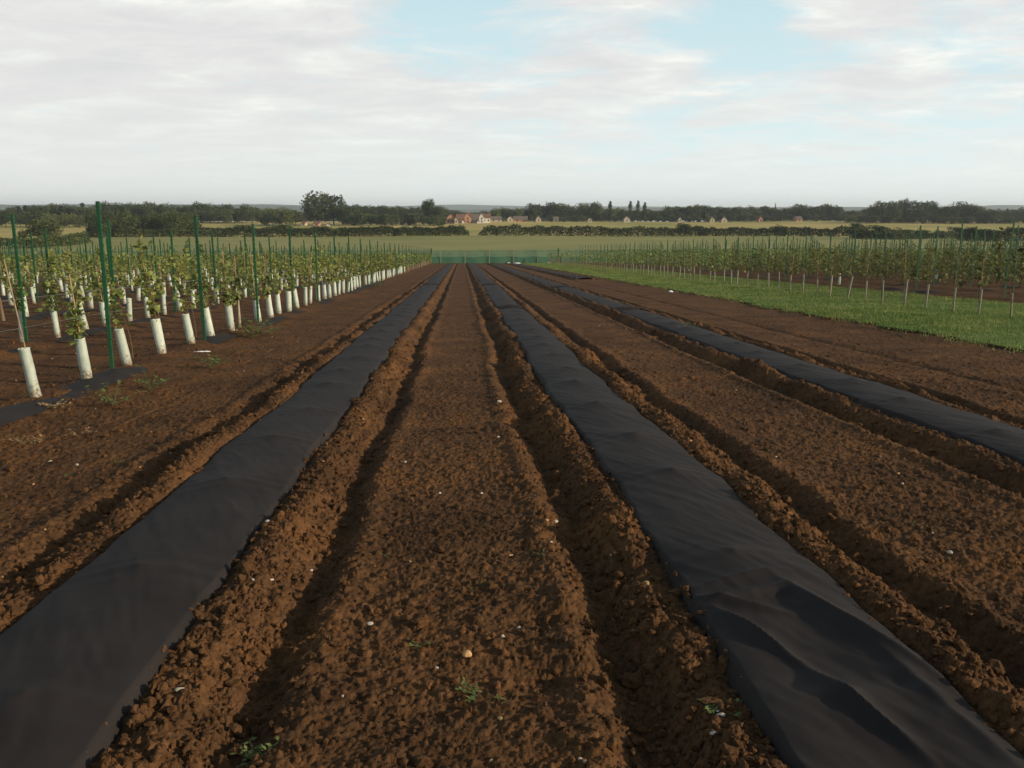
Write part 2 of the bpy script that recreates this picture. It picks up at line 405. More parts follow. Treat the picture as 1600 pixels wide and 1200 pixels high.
NC, NR = 1800, 1320
t = np.linspace(-1, 1, NC); tt = .78*t+.22*t**3
ys = 1.3*np.exp(np.linspace(0, math.log(140.6/1.3), NR))
Yg = np.repeat(ys[:, None], NC, 1); Xg = .1+.06*Yg+(3.2+.84*Yg)*tt[None, :]
Hg = relief(Xg, Yg)
gl = 8.95+.9*(fbm(Yg*.35, Yg*0+1, 3, 8)-.5)+.6*(vn(Yg*2.2, Xg*1.5, 9)-.5)
gr = 16.7+.8*(fbm(Yg*.4, Yg*0+5, 3, 18)-.5)+.4*(vn(Yg*2, Xg*1.5, 19)-.5)
Gm = (((Xg > gl) & (Xg < gr)) | (Yg > 138.2+.6*vn(Xg*.8, Yg, 2)))
for j0 in range(0, NR, 110):
    sl = slice(j0, j0+110)
    Hg[sl] += np.where(Gm[sl], .02+.05*fbm(Xg[sl]*1.3, Yg[sl]*1.3, 3, 66), clodh(Xg[sl], Yg[sl]))
Zg = Hg-SLOPE*Yg
idx = np.arange(NC*NR).reshape(NR, NC)
Q = np.stack([idx[:-1, :-1], idx[:-1, 1:], idx[1:, 1:], idx[1:, :-1]], -1).reshape(-1, 4)
V = np.stack([Xg, Yg, Zg], -1).reshape(-1, 3)
gq = Gm[:-1, :-1].reshape(-1)
def submesh(name, sel, m):
    q = Q[sel]; used, inv = np.unique(q, return_inverse=True)
    return mesh_np(name, V[used], inv.reshape(-1, 4), m)
tag(submesh('soil', ~gq, M['soil']), 'brown tilled soil with ridges and furrows running away', kind='structure')
tag(submesh('grass_verge', gq, M['grass_soil']), 'green grass strip beside the tilled soil', kind='structure')
del Q, V, Hg

def sheet(name, xs, ys_, m, dz=0, label=None):
    X, Y = np.meshgrid(np.array(xs, float), np.array(ys_, float)); Z = terr(X, Y)+dz
    n, k = X.shape; i = np.arange(n*k).reshape(n, k)
    q = np.stack([i[:-1, :-1], i[:-1, 1:], i[1:, 1:], i[1:, :-1]], -1).reshape(-1, 4)
    return tag(mesh_np(name, np.stack([X, Y, Z], -1).reshape(-1, 3), q, m), label, kind='structure')
sheet('ground', np.linspace(-900, 900, 40), np.linspace(-300, 141, 40), M['soil'], -.42)
xsw = np.concatenate([np.linspace(-2500, -400, 12), np.linspace(-390, 390, 130), np.linspace(400, 2500, 12)])
sheet('meadow', xsw, np.linspace(140.4, 385, 60), M['meadow'], -.05)
sheet('stubble_field', xsw, np.linspace(385, 735, 60), M['golden'], -.05)
sheet('far_land', np.linspace(-8600, 8600, 80), np.linspace(735, 9300, 60), M['far'], -.05)
def hill(name, Y0, depth, px0, px1, prof, m):
    """ridge whose skyline passes through the photographed heights"""
    n = 220; k = 16; pxs = np.linspace(px0, px1, n); V = []
    for j in range(k):
        f = j/(k-1); y = Y0+(f-.5)*depth
        for p in pxs:
            d = ray(p, 330); x = d[0]/d[1]*Y0
            top = z_at(np.interp(p, [a for a, b in prof], [b for a, b in prof]), x, Y0)
            zz = -16+(top+16)*math.sin(math.pi*f)**.7+6*(vn(np.array(x*.004), np.array(y*.004), 5)-.5)*math.sin(math.pi*f)
            V.append((x, y, float(zz)))
    i = np.arange(n*k).reshape(k, n); q = np.stack([i[:-1, :-1], i[:-1, 1:], i[1:, 1:], i[1:, :-1]], -1).reshape(-1, 4)
    return tag(mesh_np(name, V, q, m), kind='structure')
hill('hills', 7600, 1300, -500, 2100, [(-500, 322), (0, 321), (90, 319), (200, 319.5), (330, 320), (420, 319), (480, 321), (560, 322.5), (660, 321), (720, 319.6), (770, 320.6), (830, 322), (1000, 322), (1100, 323.5), (1300, 323), (1430, 324), (1540, 321), (1600, 322), (2100, 322)], M['hill'])
hill('ridge', 4700, 900, -500, 2100, [(-500, 320), (0, 319.5), (60, 321), (180, 320), (390, 319.6), (470, 321), (540, 324), (700, 327), (900, 326), (940, 324), (1045, 325), (1150, 326), (1300, 324), (1500, 323), (1560, 320.5), (1600, 321.5), (2100, 322)], M['hill'])

# ---------------------------------------------------------------- membranes on the new beds
def membrane(c, i, y0, y1, label, step_y=()):
    nu = 72; nr = int(math.log(y1/y0)/.004); yv = y0*np.exp(np.linspace(0, math.log(y1/y0), nr))
    uv = np.linspace(-.40, .40, nu)
    Y = np.repeat(yv[:, None], nu, 1); U = np.repeat(uv[None, :], nr, 0)
    X = c+U+.5*(wob(c, Y, 11+i)-wob(-c, Y, 11+i))*1.0
    a = np.abs(U)/.40
    Z = .115-.045*a**2.2-.10*np.clip((a-.86)/.14, 0, 1)
    # the little tents where something pokes up under the sheet
    P = 1.45
    for k in range(int(y1/P)+1):
        yk = 4.22+P*(k-2)+.12*math.sin(k*2.3+i); ck = .04*math.sin(k*1.7+i*2)
        if yk < y0-1 or yk > 60: continue
        d = np.sqrt((U-ck)**2+((Y-yk)*.9)**2)
        Z += .024*np.exp(-d/.07)+.014*np.exp(-(d/.26)**2)
        # tension creases radiating sideways
        Z += .0035*np.sin((Y-yk)*38+np.abs(U)*9)*np.exp(-((Y-yk)/.2)**2)*a*(1-a)*3
    Z += .018*(fbm(U*3, Y*1.3, 3, 51+i)-.5)+.004*(vn(U*6+Y*.7, Y*2.1, 61+i)-.5)
    Z += .004*(vn(U*30+Y*11, Y*5, 71+i)-.5)
    Z += .004*(np.abs(vn(U*5+Y*1.7, Y*4+U*6, 81+i)-.5)*-2+.5)+.0015*(np.abs(vn(U*13-Y*2, Y*9+U*3, 85+i)-.5)*-2+.5)
    for yb in step_y: Z += .055*np.exp(-((Y-yb-.3*U)/.16)**2)-.10*np.exp(-((Y-yb+.42-.3*U)/.22)**2)
    if i == 1:      # slack, rumpled near end
        s = np.clip((4.15-Y)/.5, 0, 1)
        wr = np.zeros_like(Z)
        for (x0, ya, x1, yb, wd, am) in ((.30, 3.95, -.33, 3.78, .045, .035), (.1, 3.72, -.34, 3.60, .04, .03), (.05, 3.85, .36, 2.75, .055, .05), (-.30, 3.55, -.12, 3.0, .03, .05), (-.12, 3.0, .06, 2.35, .035, .045), (.20, 3.2, .30, 2.2, .05, .025), (-.38, 3.7, .0, 3.45, .028, .03), (.42, 3.3, .40, 2.1, .04, .02)):
            ab = np.array([x1-x0, yb-ya]); Ls = (ab**2).sum()
            tq = np.clip(((U-x0)*ab[0]+(Y-ya)*ab[1])/Ls, 0, 1)
            d = np.hypot(U-x0-tq*ab[0], Y-ya-tq*ab[1]); wr += am*np.exp(-np.abs(d/(wd*.85))**1.25)*np.sin(math.pi*np.clip(.1+.8*tq, 0, 1))
        Z += s*(.85*wr-.05*np.exp(-((U+.02)/.22)**2)*np.clip((3.9-Y), 0, 1)+.012*(fbm(U*7+Y*2, Y*4, 3, 98)-.5))
    n, k = X.shape; ii = np.arange(n*k).reshape(n, k)
    q = np.stack([ii[:-1, :-1], ii[:-1, 1:], ii[1:, 1:], ii[1:, :-1]], -1).reshape(-1, 4)
    o = mesh_np('weed_membrane', np.stack([X, Y, Z-SLOPE*Y], -1).reshape(-1, 3), q, M['fabric'])
    tag(o, label, 'weed membrane', 'membrane strips laid on the bare beds')
    return o
membrane(BEDS[0], 0, 1.3, 137, 'black weed membrane strip nearest the white vine guards, running off at lower left', (44,))
membrane(BEDS[1], 1, 1.3, 137, 'black weed membrane strip with a rumpled near end, right of the central bed', (43, 25))
membrane(BEDS[2], 2, 3.0, 137, 'black weed membrane strip second from the grass, crossing the right edge of the picture', (40, 24))
membrane(BEDS[3], 3, 54, 137, 'short distant black weed membrane strip closest to the grass', ())
# old membranes half buried along the vine rows
def old_membrane(xc, i, y0, y1, label, side='l'):
    nu = 14; nr = int((y1-y0)/.12) if y1 < 60 else int((y1-y0)/.25)
    yv = np.linspace(y0, y1, nr); uv = np.linspace(-.30, .32, nu)
    Y = np.repeat(yv[:, None], nu, 1); U = np.repeat(uv[None, :], nr, 0); X = xc+U
    Z = .062+.22*(fbm(U*1.1, Y*.6, 3, 200+i)-.5)-.08*(np.abs(U-.08)/.34)**2
    ii = np.arange(nr*nu).reshape(nr, nu)
    q = np.stack([ii[:-1, :-1], ii[:-1, 1:], ii[1:, 1:], ii[1:, :-1]], -1).reshape(-1, 4)
    o = mesh_np('buried_membrane', np.stack([X, Y, Z-SLOPE*Y], -1).reshape(-1, 3), q, M['fabric'])
    tag(o, label, 'weed membrane', 'half buried membrane strips under the vine rows')
ORD = ['first', 'second', 'third', 'fourth', 'fifth', 'sixth', 'seventh', 'eighth', 'ninth', 'tenth', 'eleventh', 'twelfth', 'thirteenth', 'fourteenth', 'fifteenth', 'sixteenth', 'seventeenth', 'eighteenth', 'nineteenth', 'twentieth']
for i in range(5):
    xc = VROWS_L[i]+.06
    old_membrane(xc, i, 3+abs(xc)*1.0, 60, 'half buried dark membrane along the %s vine row left of the bare soil' % ORD[i])
for i in range(3):
    old_membrane(18+3*i, 20+i, 24, 100, 'dark membrane under the %s trellis row right of the grass' % ORD[i])

# ---------------------------------------------------------------- loose clods
def ico():
    p = (1+5**.5)/2
    v = np.array([(-1, p, 0), (1, p, 0), (-1, -p, 0), (1, -p, 0), (0, -1, p), (0, 1, p), (0, -1, -p), (0, 1, -p), (p, 0, -1), (p, 0, 1), (-p, 0, -1), (-p, 0, 1)], float)
    f = [(0, 11, 5), (0, 5, 1), (0, 1, 7), (0, 7, 10), (0, 10, 11), (1, 5, 9), (5, 11, 4), (11, 10, 2), (10, 7, 6), (7, 1, 8), (3, 9, 4), (3, 4, 2), (3, 2, 6), (3, 6, 8), (3, 8, 9), (4, 9, 5), (2, 4, 11), (6, 2, 10), (8, 6, 7), (9, 8, 1)]
    v /= np.linalg.norm(v[0]); V = list(map(tuple, v)); F = []; cache = {}
    def mid(a, b):
        k = (min(a, b), max(a, b))
        if k not in cache:
            m = np.array(V[a])+np.array(V[b]); m /= np.linalg.norm(m); V.append(tuple(m)); cache[k] = len(V)-1
        return cache[k]
    for a, b, c in f:
        x, y, z = mid(a, b), mid(b, c), mid(c, a); F += [(a, x, z), (b, y, x), (c, z, y), (x, y, z)]
    return np.array(V), np.array(F)
IV, IF = ico()
def scatter_clods(n):
    yy = 1.9*np.exp(rng.random(n)*math.log(16/1.9)); 
    side = rng.choice([-1, 1], n); b = rng.choice([0, 1, 2], n, p=[.42, .42, .16])
    xx = np.array(BEDS)[b]+side*(.54+.17*rng.standard_normal(n))
    free = rng.random(n) < .35
    xx = np.where(free, (rng.random(n)*2-1)*(1+.6*yy)+.1, xx)
    ok = np.ones(n, bool)
    for c in BEDS[:3]: ok &= np.abs(xx-c) > .315+.05*rng.random(n)
    ok &= ~((xx > 8.7) & (xx < 16.9))
    xx, yy = xx[ok], yy[ok]; n = len(xx)
    r = .003+.013*rng.random(n)**3+.018*rng.random(n)**9
    r *= np.where(rng.random(n) < .02, 1.5, 1)
    z = soilz(xx, yy)
    for c in BEDS[:3]: z = np.where(np.abs(xx-c) < .35, np.maximum(z, .072-SLOPE*yy), z)
    ph = rng.random((n, 3))*6.28; sc = rng.uniform(.7, 1.25, (n, 3))
    P = IV[None]*sc[:, None, :]
    rr = 1+.22*np.sin(IV[None, :, 0]*3.1+ph[:, :1])+.18*np.sin(IV[None, :, 1]*4.3+ph[:, 1:2])+.15*np.sin(IV[None, :, 2]*5.1+ph[:, 2:])
    P = P*(rr*(.8+.4*rng.random(rr.shape)))[..., None]*np.array([1, 1, .75])*r[:, None, None]
    P += np.stack([xx, yy, z+r*.25], 1)[:, None, :]
    F = (IF[None]+(np.arange(n)*len(IV))[:, None, None]).reshape(-1, 3)
    o = mesh_np('soil_clods', P.reshape(-1, 3), F, M['soil'], smooth=False)
    tag(o, 'loose crumbs and clods of earth scattered over the beds', 'clods', kind='stuff')
scatter_clods(22000)

# ---------------------------------------------------------------- pebbles, scraps, weeds
def pebble(x, y, r, m, label, group, z=None):
    s = random.random()*6
    P = IV*np.array([random.uniform(.9, 1.5), random.uniform(.7, 1.1), random.uniform(.5, .8)])
    P = P*(1+.18*np.sin(IV[:, :1]*3+s)+.15*np.sin(IV[:, 1:2]*4+s*2))*r
    o = mesh_np('pebble', P, IF, m); o.location = (x, y, (sz(x, y) if z is None else z)+r*.4); o.rotation_euler = (0, 0, random.random()*6)
    tag(o, label, 'pebble', group)
named = [(1010, 921, .022, 'ochre', 'large pale ochre stone in the right furrow beside the rumpled membrane'),
 (810, 976, .012, 'pebble', 'small white flint right of the centre of the near bed'),
 (785, 998, .010, 'pebble', 'tiny white flint just left of another on the near bed'),
 (730, 1028, .018, 'ochre', 'round orange pebble on the near bed with a dark hollow beside it'),
 (682, 1041, .008, 'pebble', 'tiny white flint below the green sprout'),
 (420, 838, .016, 'pebble', 'white flint on top of the ridge right of the left membrane'),
 (282, 1095, .014, 'pebble', 'pale flat flint low on the left ridge'),
 (868, 812, .017, 'pebble', 'cream pebble on the right edge of the central bed'),
 (780, 631, .02, 'pebble', 'pale pebble on the far right edge of the central bed'),
 (633, 725, .012, 'pebble', 'pale pebble on the left part of the central bed'),
 (120, 728, .014, 'pebble', 'pale pebble on the wide soil strip left of the left membrane'),
 (1483, 866, .015, 'pebble', 'white pebble on the bed between the second and third membranes'),
 (1048, 457, .10, 'sack', None)]
for px, py, r, m, lb in named:
    x, y = at_plane(px, py)
    if lb is None: continue
    pebble(x, y, r, M[m], lb, 'single pale stones on the soil')
for k in range(120):
    y = 2.4*math.exp(random.random()*math.log(9)); x = random.uniform(-.55, .62)*y
    if min(abs(x-c) for c in BEDS[:3]) < .47: continue
    pebble(x, y, random.uniform(.004, .009)*(1+.05*y), M[random.choice(['pebble', 'ochre', 'pebble'])], 'tiny pale pebble lying on the brown soil', 'scattered tiny pebbles')
def sprig(x, y, s, m, label, n=9, upright=.4, name='weed', cat='weed'):
    mb = MB(); mb2 = MB()
    for k in range(n):
        a = random.random()*6.28; l = s*random.uniform(.5, 1.1); up = random.uniform(upright*.5, upright*1.4)
        P = [np.array([0, 0, 0])+l*np.array([math.cos(a)*q, math.sin(a)*q, up*q*(1.3-.5*q)]) for q in (0, .3, .6, 1)]
        mb2.tube(P, [.0016, .0014, .0012, .0008], 4)
        for j in range(7):
            q = random.uniform(.25, 1); c = l*np.array([math.cos(a)*q, math.sin(a)*q, up*q*(1.3-.5*q)])
            b = random.random()*6.28; u = np.array([math.cos(b), math.sin(b), random.uniform(-.3, .6)]); v = np.array([-math.sin(b), math.cos(b), random.uniform(-.3, .3)])
            ll = s*random.uniform(.14, .26)
            mb.add([c, c+u*ll*.5+v*ll*.28, c+u*ll, c+u*ll*.5-v*ll*.28], [[0, 1, 2, 3]])
    e = empty(name, (x, y, sz(x, y)-.004), label, cat, 'weeds on the soil')
    mb2.build('stem', m, e); mb.build('foliage', m, e)
    return e
for px, py, s, m, lb, n in [
 (655, 1008, .075, 'weed', 'small green sprout on the near bed beside a brown clod', 5),
 (740, 916, .055, 'weed', 'flat green sprig with a white flint, middle of the near bed', 4),
 (745, 1085, .09, 'weed', 'low creeping green weed at the bottom of the central bed', 6),
 (795, 1090, .05, 'weed', 'small green tip just right of the creeping weed', 3),
 (400, 1180, .10, 'weed', 'tangled dull green weed at the bottom edge left of centre', 14),
 (1125, 1120, .09, 'weed', 'green weed on the ridge beside the rumpled membrane', 10),
 (1020, 843, .07, 'weed', 'pale sprout sticking up at the edge of the second membrane', 4),
 (1045, 885, .05, 'weed', 'little weed on the ridge crest left of the second membrane', 4),
 (395, 528, .40, 'weed', 'bushy green weed on the soil below the thin vine guard', 26),
 (330, 575, .30, 'weed', 'sparse green weed right of the white plastic strip', 14),
 (178, 632, .28, 'weed', 'small grey green weed on the soil right of the nearest vine guard', 12),
 (236, 608, .26, 'weed', 'low weed on the soil right of the curled dark guard', 14),
 (85, 640, .20, 'dry', 'dry brown weed standing at the foot of the nearest vine guard', 12),
 (42, 690, .16, 'dry', 'dry reddish weed near the left edge', 12),
 (123, 680, .15, 'dry', 'thin dry weed on the soil left of the left membrane', 8),
 (1070, 520, .30, 'weed', 'flat weed patch on the soil beside the third membrane', 8),
 (590, 450, .5, 'weed', 'green weed tuft at the end of the fallen membrane edge', 16),
 (425, 523, .3, 'weed', 'small weed right of the bushy green weed', 8),
 (185, 724, .06, 'weed', 'tiny green seedling on the wide left soil strip', 3),
 (100, 745, .06, 'weed', 'tiny seedling nearest the left edge on the soil', 3),
 (495, 445, .5, 'dry', 'dry weed heap at the foot of the vine guards halfway down', 10),
 (1345, 505, .3, 'weed', 'low weed at the soil edge of the grass', 8)]:
    x, y = at_plane(px, py); sprig(x, y, s, M[m], lb, n, .9 if s > .2 else .4)
for k in range(26):
    y = 2.5*math.exp(random.random()*math.log(6)); x = random.uniform(-.5, .6)*y
    if min(abs(x-c) for c in BEDS[:3]) < .5: continue
    sprig(x, y, random.uniform(.025, .05)*(1+.05*y), M['weed'], 'tiny weed seedling in the brown tilth', 3)
def scrap(px, py, sx, sy, label, name, cat, m, z=.02, g=None, loc=None):
    x, y = loc or at_plane(px, py); n = 12; V = []
    for j in range(n):
        for i in range(n):
            a, b = i/(n-1)-.5, j/(n-1)-.5
            V.append((a*sx, b*sy, z*(1.1-3*(a*a+b*b))+.3*z*math.sin(a*19+b*7+px)+.25*z*math.cos(b*17-a*5)))
    ii = np.arange(n*n).reshape(n, n); q = np.stack([ii[:-1, :-1], ii[:-1, 1:], ii[1:, 1:], ii[1:, :-1]], -1).reshape(-1, 4)
    o = mesh_np(name, V, q, m); o.location = (x, y, sz(x, y)+.01); o.rotation_euler = (0, 0, random.uniform(-.3, .3)); tag(o, label, cat, g)
scrap(316, 553, .26, .035, 'thin white plastic strip lying on the soil beside the vine row', 'plastic_strip', 'strip', M['sack'], .01)
scrap(1048, 457, .18, .14, 'crumpled white sack on the soil near the grass edge', 'plastic_sack', 'sack', M['sack'], .05)
for px, lb, s in ((795, 'leftmost of the white sacks lying before the green netting', .5), (808, 'long white sack lying before the middle of the green netting', 1.1), (859, 'white sack on the grass left of the right corner post', .9)):
    Y = 136.5; scrap(px, 410, s, .8, lb, 'plastic_sack', 'sack', M['sack'], .12, 'white sacks by the netting', (at_dist(px, Y), Y))

# ---------------------------------------------------------------- grass blades on the verge
def blades(n, y0, y1, h):
    yy = y0*np.exp(rng.random(n)*math.log(y1/y0)); xx = 8.3+rng.random(n)*9.1
    ok = (xx < 3+.95*yy); xx, yy = xx[ok], yy[ok]; n = len(xx)
    dens = vn(xx*.9, yy*.9, 5); ok = rng.random(n) < .35+.9*dens; xx, yy = xx[ok], yy[ok]; n = len(xx)
    out_ = np.maximum(np.maximum(8.95-xx, xx-16.7), 0); ok = rng.random(n) < np.exp(-out_/.13)*np.where(out_ > 0, .5, 1); xx, yy = xx[ok], yy[ok]; n = len(xx)
    z = .02+.05*fbm(xx*1.3, yy*1.3, 3, 66)-SLOPE*yy-.01
    hh = h*(.5+rng.random(n)*.9)*(.6+.8*vn(xx*.5, yy*.5, 44))*(1+yy*.006); a = rng.random(n)*6.283; wd = .006*(1+yy*.06)
    ln = rng.random(n)*.7*hh; b = rng.random(n)*6.283
    P0 = np.stack([xx-np.cos(a)*wd, yy-np.sin(a)*wd, z], 1); P1 = np.stack([xx+np.cos(a)*wd, yy+np.sin(a)*wd, z], 1)
    P2 = np.stack([xx+np.cos(b)*ln, yy+np.sin(b)*ln, z+hh], 1)
    V = np.stack([P0, P1, P2], 1).reshape(-1, 3); F = np.arange(3*n).reshape(n, 3)
    tag(mesh_np('grass', V, F, M['blade'], smooth=False), 'short green grass growing on the verge', 'grass', kind='stuff')
blades(240000, 10, 136, .050)

# ---------------------------------------------------------------- leaves
LV = np.array([(0, .35, 0), (0, -.02, 0), (.38, .0, .05), (.55, .40, .10), (.30, .62, .05), (0, 1.0, -.06), (-.30, .62, .05), (-.55, .40, .10), (-.38, .0, .05)])
LF = np.array([(0, i, i+1) for i in range(1, 8)]+[(0, 8, 1)])
def leaf_cloud(C_, size, r, droop=.5, tmpl=None):
    n = len(C_); T, F = tmpl or (LV, LF)
    az = r.random(n)*6.283; tilt = r.normal(-.5*droop, .55, n); roll = r.normal(0, .6, n)
    s = size*(.6+.7*r.random(n))
    ca, sa = np.cos(az), np.sin(az)
    d = np.stack([ca*np.cos(tilt), sa*np.cos(tilt), np.sin(tilt)], 1)
    sdv = np.stack([-sa, ca, np.zeros(n)], 1); up = np.cross(sdv, d)*-1
    s2 = sdv*np.cos(roll)[:, None]+up*np.sin(roll)[:, None]; u2 = np.cross(s2, d)
    P = C_[:, None, :]+s[:, None, None]*(T[None, :, 0:1]*s2[:, None, :]+T[None, :, 1:2]*d[:, None, :]+T[None, :, 2:3]*u2[:, None, :])
    return P.reshape(-1, 3), (F[None]+(np.arange(n)*len(T))[:, None, None]).reshape(-1, F.shape[1])
QT = (np.array([(0, 0, 0), (.45, .4, .06), (0, 1, -.05), (-.45, .4, .06)]), np.array([(0, 1, 2, 3)]))

def vine_meshes(seed, top=1.55, bot=.5, n=105, spread=.16, lm='leaf', size=.10, lean=0, shoots=3, dev=.10):
    r = np.random.default_rng(seed); mb = MB(); Cs = []
    for s in range(shoots):
        h = (top if s == 0 else r.uniform(.55, .95)*top); k = 9; P = []
        ox, oy = r.normal(0, .03, 2); dx, dy = r.normal(0, dev, 2)
        for i in range(k):
            q = i/(k-1); z = .1+(h-.1)*q if s == 0 else bot*.9+(h-bot*.9)*q
            P.append((ox+dx*q*q+.03*math.sin(q*7+s), oy+dy*q*q+.03*math.cos(q*6+s*2), z))
        mb.tube(P, np.linspace(.009, .003, k), 5)
        m = n//shoots; q = r.random(m)*.94+.06; Pa = np.array(P)
        zz = bot+(h-bot)*q; xx = np.interp(zz, Pa[:, 2], Pa[:, 0]); yy = np.interp(zz, Pa[:, 2], Pa[:, 1])
        cl = .5+.9*np.abs(np.sin(zz*5.3+seed))                 # bunches and thin spots
        rad = np.abs(r.normal(0, spread, m))*cl; a = r.random(m)*6.283
        Cs.append(np.stack([xx+np.cos(a)*rad, yy+np.sin(a)*rad*1.2, zz+r.normal(0, .03, m)], 1))
    Cc = np.concatenate(Cs); P, F = leaf_cloud(Cc, size, r)
    return mb.build('stem', M['stem'], obj=False, smooth=True), mesh_np('foliage', P, F, M[lm], obj=False, smooth=False)
VYOUNG = [vine_meshes(100+i, top=1.35+.09*(i % 5), n=112+22*(i % 4), spread=.068+.012*(i % 3), size=.076, dev=.055) for i in range(10)]
VMAT = [vine_meshes(200+i, top=1.75+.12*(i % 4), bot=.30, n=130, spread=.17, lm='leaf2', size=.095, shoots=4, dev=.06) for i in range(7)]
VSAP = [vine_meshes(300+i, top=1.5+.12*(i % 4), bot=.8, n=26, spread=.10, lm='leaf2', size=.09, shoots=2) for i in range(6)]
def guard_mesh(rad, h, seed, m, n=14, hollow=True):
    r = np.random.default_rng(seed); V = []; ph = r.random()*6
    H = [0, .06, .2, .4, .6, .8, .97, 1.0]
    for q in H:
        for k in range(n):
            a = 2*math.pi*k/n; rr = rad*(1+.08*math.sin(3*q+ph)+.10*math.cos(2*a+ph)*.7+(.06 if q > .98 else 0)+.03*math.sin(a*5+q*9))
            V.append((rr*math.cos(a), rr*math.sin(a), h*q+(.006*math.sin(a*2+ph) if q == 1 else 0)))
    F = [[i*n+k, i*n+(k+1) % n, (i+1)*n+(k+1) % n, (i+1)*n+k] for i in range(len(H)-1) for k in range(n)]
    b = len(V)                                   # inner wall: the tube has thickness
    for q in (1.0, .5):
        for k in range(n):
            a = 2*math.pi*k/n; V.append(((rad-.005)*math.cos(a), (rad-.005)*math.sin(a), h*q-.001))
    F += [[(len(H)-1)*n+k, (len(H)-1)*n+(k+1) % n, b+(k+1) % n, b+k] for k in range(n)]
    F += [[b+k, b+(k+1) % n, b+n+(k+1) % n, b+n+k] for k in range(n)]
    return mesh_np('vine_guard', np.array(V), np.array(F), m, obj=False, smooth=True)
GM = [guard_mesh(.058+.005*(i % 3), .54+.02*(i % 3), i, M['guard']) for i in range(5)]
GS = [guard_mesh(.028, .70+.03*(i % 3), 40+i, M['guard_dull']) for i in range(4)]
def post_mesh(h):
    mb = MB(); a, b, t_ = .022, .017, .003      # rolled C section with hooks along the lips
    prof = [(-a, b), (-a, -b), (a, -b), (a, b), (a-t_*3, b), (a-t_*3, b-t_), (a-t_, b-t_), (a-t_, -b+t_), (-a+t_, -b+t_), (-a+t_, b-t_), (-a+t_*3, b-t_), (-a+t_*3, b)]
    n = len(prof); V = [(x, y, z) for z in (-.05, h) for x, y in prof]
    F = [[k, (k+1) % n, n+(k+1) % n, n+k] for k in range(n)]
    mb.add(V, F); 
    z = .35
    while z < h-.05:
        for s in (-1, 1): mb.box((s*(a+.004), .0, z), (.005, .007, .012))
        z += .1
    mb.box((0, -b-.002, h-.3), (.006, .002, .02)); mb.box((0, -b-.002, h-.9), (.006, .002, .02))
    # closed top edge of the section
    mb.box((0, -b+t_/2, h), (a, t_/2, .002))
    return mb.build('trellis_post', M['post'], obj=False)
PM_L = post_mesh(2.2); PM_R = post_mesh(2.6)
def cane_mesh(h, seed):
    r = np.random.default_rng(seed); mb = MB(); k = 14; dx, dy = r.normal(0, .02, 2)
    P = [(dx*(i/k)**2, dy*(i/k)**2, h*i/(k-1)) for i in range(k)]
    mb.tube(P, [.0085 if i % 3 == 0 else .007 for i in range(k)], 7); return mb.build('bamboo_cane', M['cane'], obj=False, smooth=True)
CM = [cane_mesh(1.3+.1*i, i) for i in range(5)]

vines = []; guards = []; posts = []; canes = []
def vis(x, y, z=1.0, m=110):
    if y < 1: return False
    p = proj(x, y, z-SLOPE*y); return -m < p[0] < 1600+m and p[1] < 1300
ROW0 = [8.5, 9.85, 11.15, 12.6, 14.0, 15.5, 16.75, 18.1, 19.1, 20.7, 22.0, 23.1, 24.1, 25.5, 26.8]
for k, X in enumerate(VROWS_L):
    if k == 0: yv = ROW0+[28.1+1.2*i for i in range(91)]
    else: yv = [3+.4*(k*37 % 3)+1.25*i for i in range(108)]
    for j, y in enumerate(yv):
        y = y+(random.gauss(0, .06) if not (k == 0 and j < 15) else 0)
        x = X+random.gauss(0, .03)
        if y > 137.5 or not vis(x, y): continue
        lean = (random.gauss(-.03, .05), random.gauss(0, .05))
        if k == 0 and j < 15: lean = ([-.10, -.13, -.085, -.15, -.13, -.14, -.13, -.08, -.03, -.09, -.08, -.05, .0, -.14, .02][j], 0)
        if random.random() > .04 or (k == 0 and j < 15): guards.append((x, y, lean, 'L', k))
        if random.random() > .05 and not (k == 0 and j == 1): vines.append((x, y, lean, 'L', k))
        if random.random() < (.33 if k else .4) or (k == 0 and j in (1, 2, 7)): canes.append((x+.012, y-.01, lean, 'L', k))
    p0 = 7.55 if k == 0 else 3.9+(k*1.7 % 4.1)
    if k == 1: p0 = 3.6
    sp = 4.25 if k == 0 else 4.1
    i = 0
    while p0+sp*i < 137:
        y = p0+sp*i; i += 1
        if vis(X, y): posts.append((X+.05, y, (random.gauss(-.006, .012) if k else -.008, random.gauss(0, .012)), 'L', k))
for j in range(100):
    y = 15+1.3*j+random.gauss(0, .08); x = 12.85+random.gauss(0, .05)
    if y < 134 and vis(x, y):
        guards.append((x, y, (random.gauss(0, .04), random.gauss(0, .03)), 'S', 0)); vines.append((x, y, (0, 0), 'S', 0))
        if random.random() < .6: canes.append((x, y+.03, (random.gauss(0, .03), 0), 'S', 0))
for k in range(26):
    X = 17.9+3*k
    for j in range(125):
        y = 6+1.15*j+random.gauss(0, .08)
        if y < 136.5 and vis(X, y): 
            vines.append((X+random.gauss(0, .04), y, (0, 0), 'R', k))
            if random.random() < .03: guards.append((X, y, (0, 0), 'R', k))
    for j in range(46):
        y = 5.5+2.9*j+(k*1.37 % 2.8)
        if y < 137 and vis(X, y): posts.append((X, y, (random.gauss(0, .012), random.gauss(0, .012)), 'R', k))
def rowname(s, k):
    if s == 'L': return ('the %s left vine row' % ORD[k]) if k < 16 else 'the distant left vine rows'
    if s == 'S': return 'the sapling line on the grass'
    return ('the %s right trellis row' % ORD[k]) if k < 14 else 'the distant right trellis rows'
SHORT = {'L': 'left vine row', 'S': 'sapling line', 'R': 'right trellis row'}
def base_z(x, y):
    if 9 < x < 16.6: return -SLOPE*y+.04
    return float(relief(np.array([x]), np.array([y]))[0])-SLOPE*y
def inframe(x, y, z=1.0):
    p = proj(x, y, z-SLOPE*y); return 0 <= p[0] <= 1600
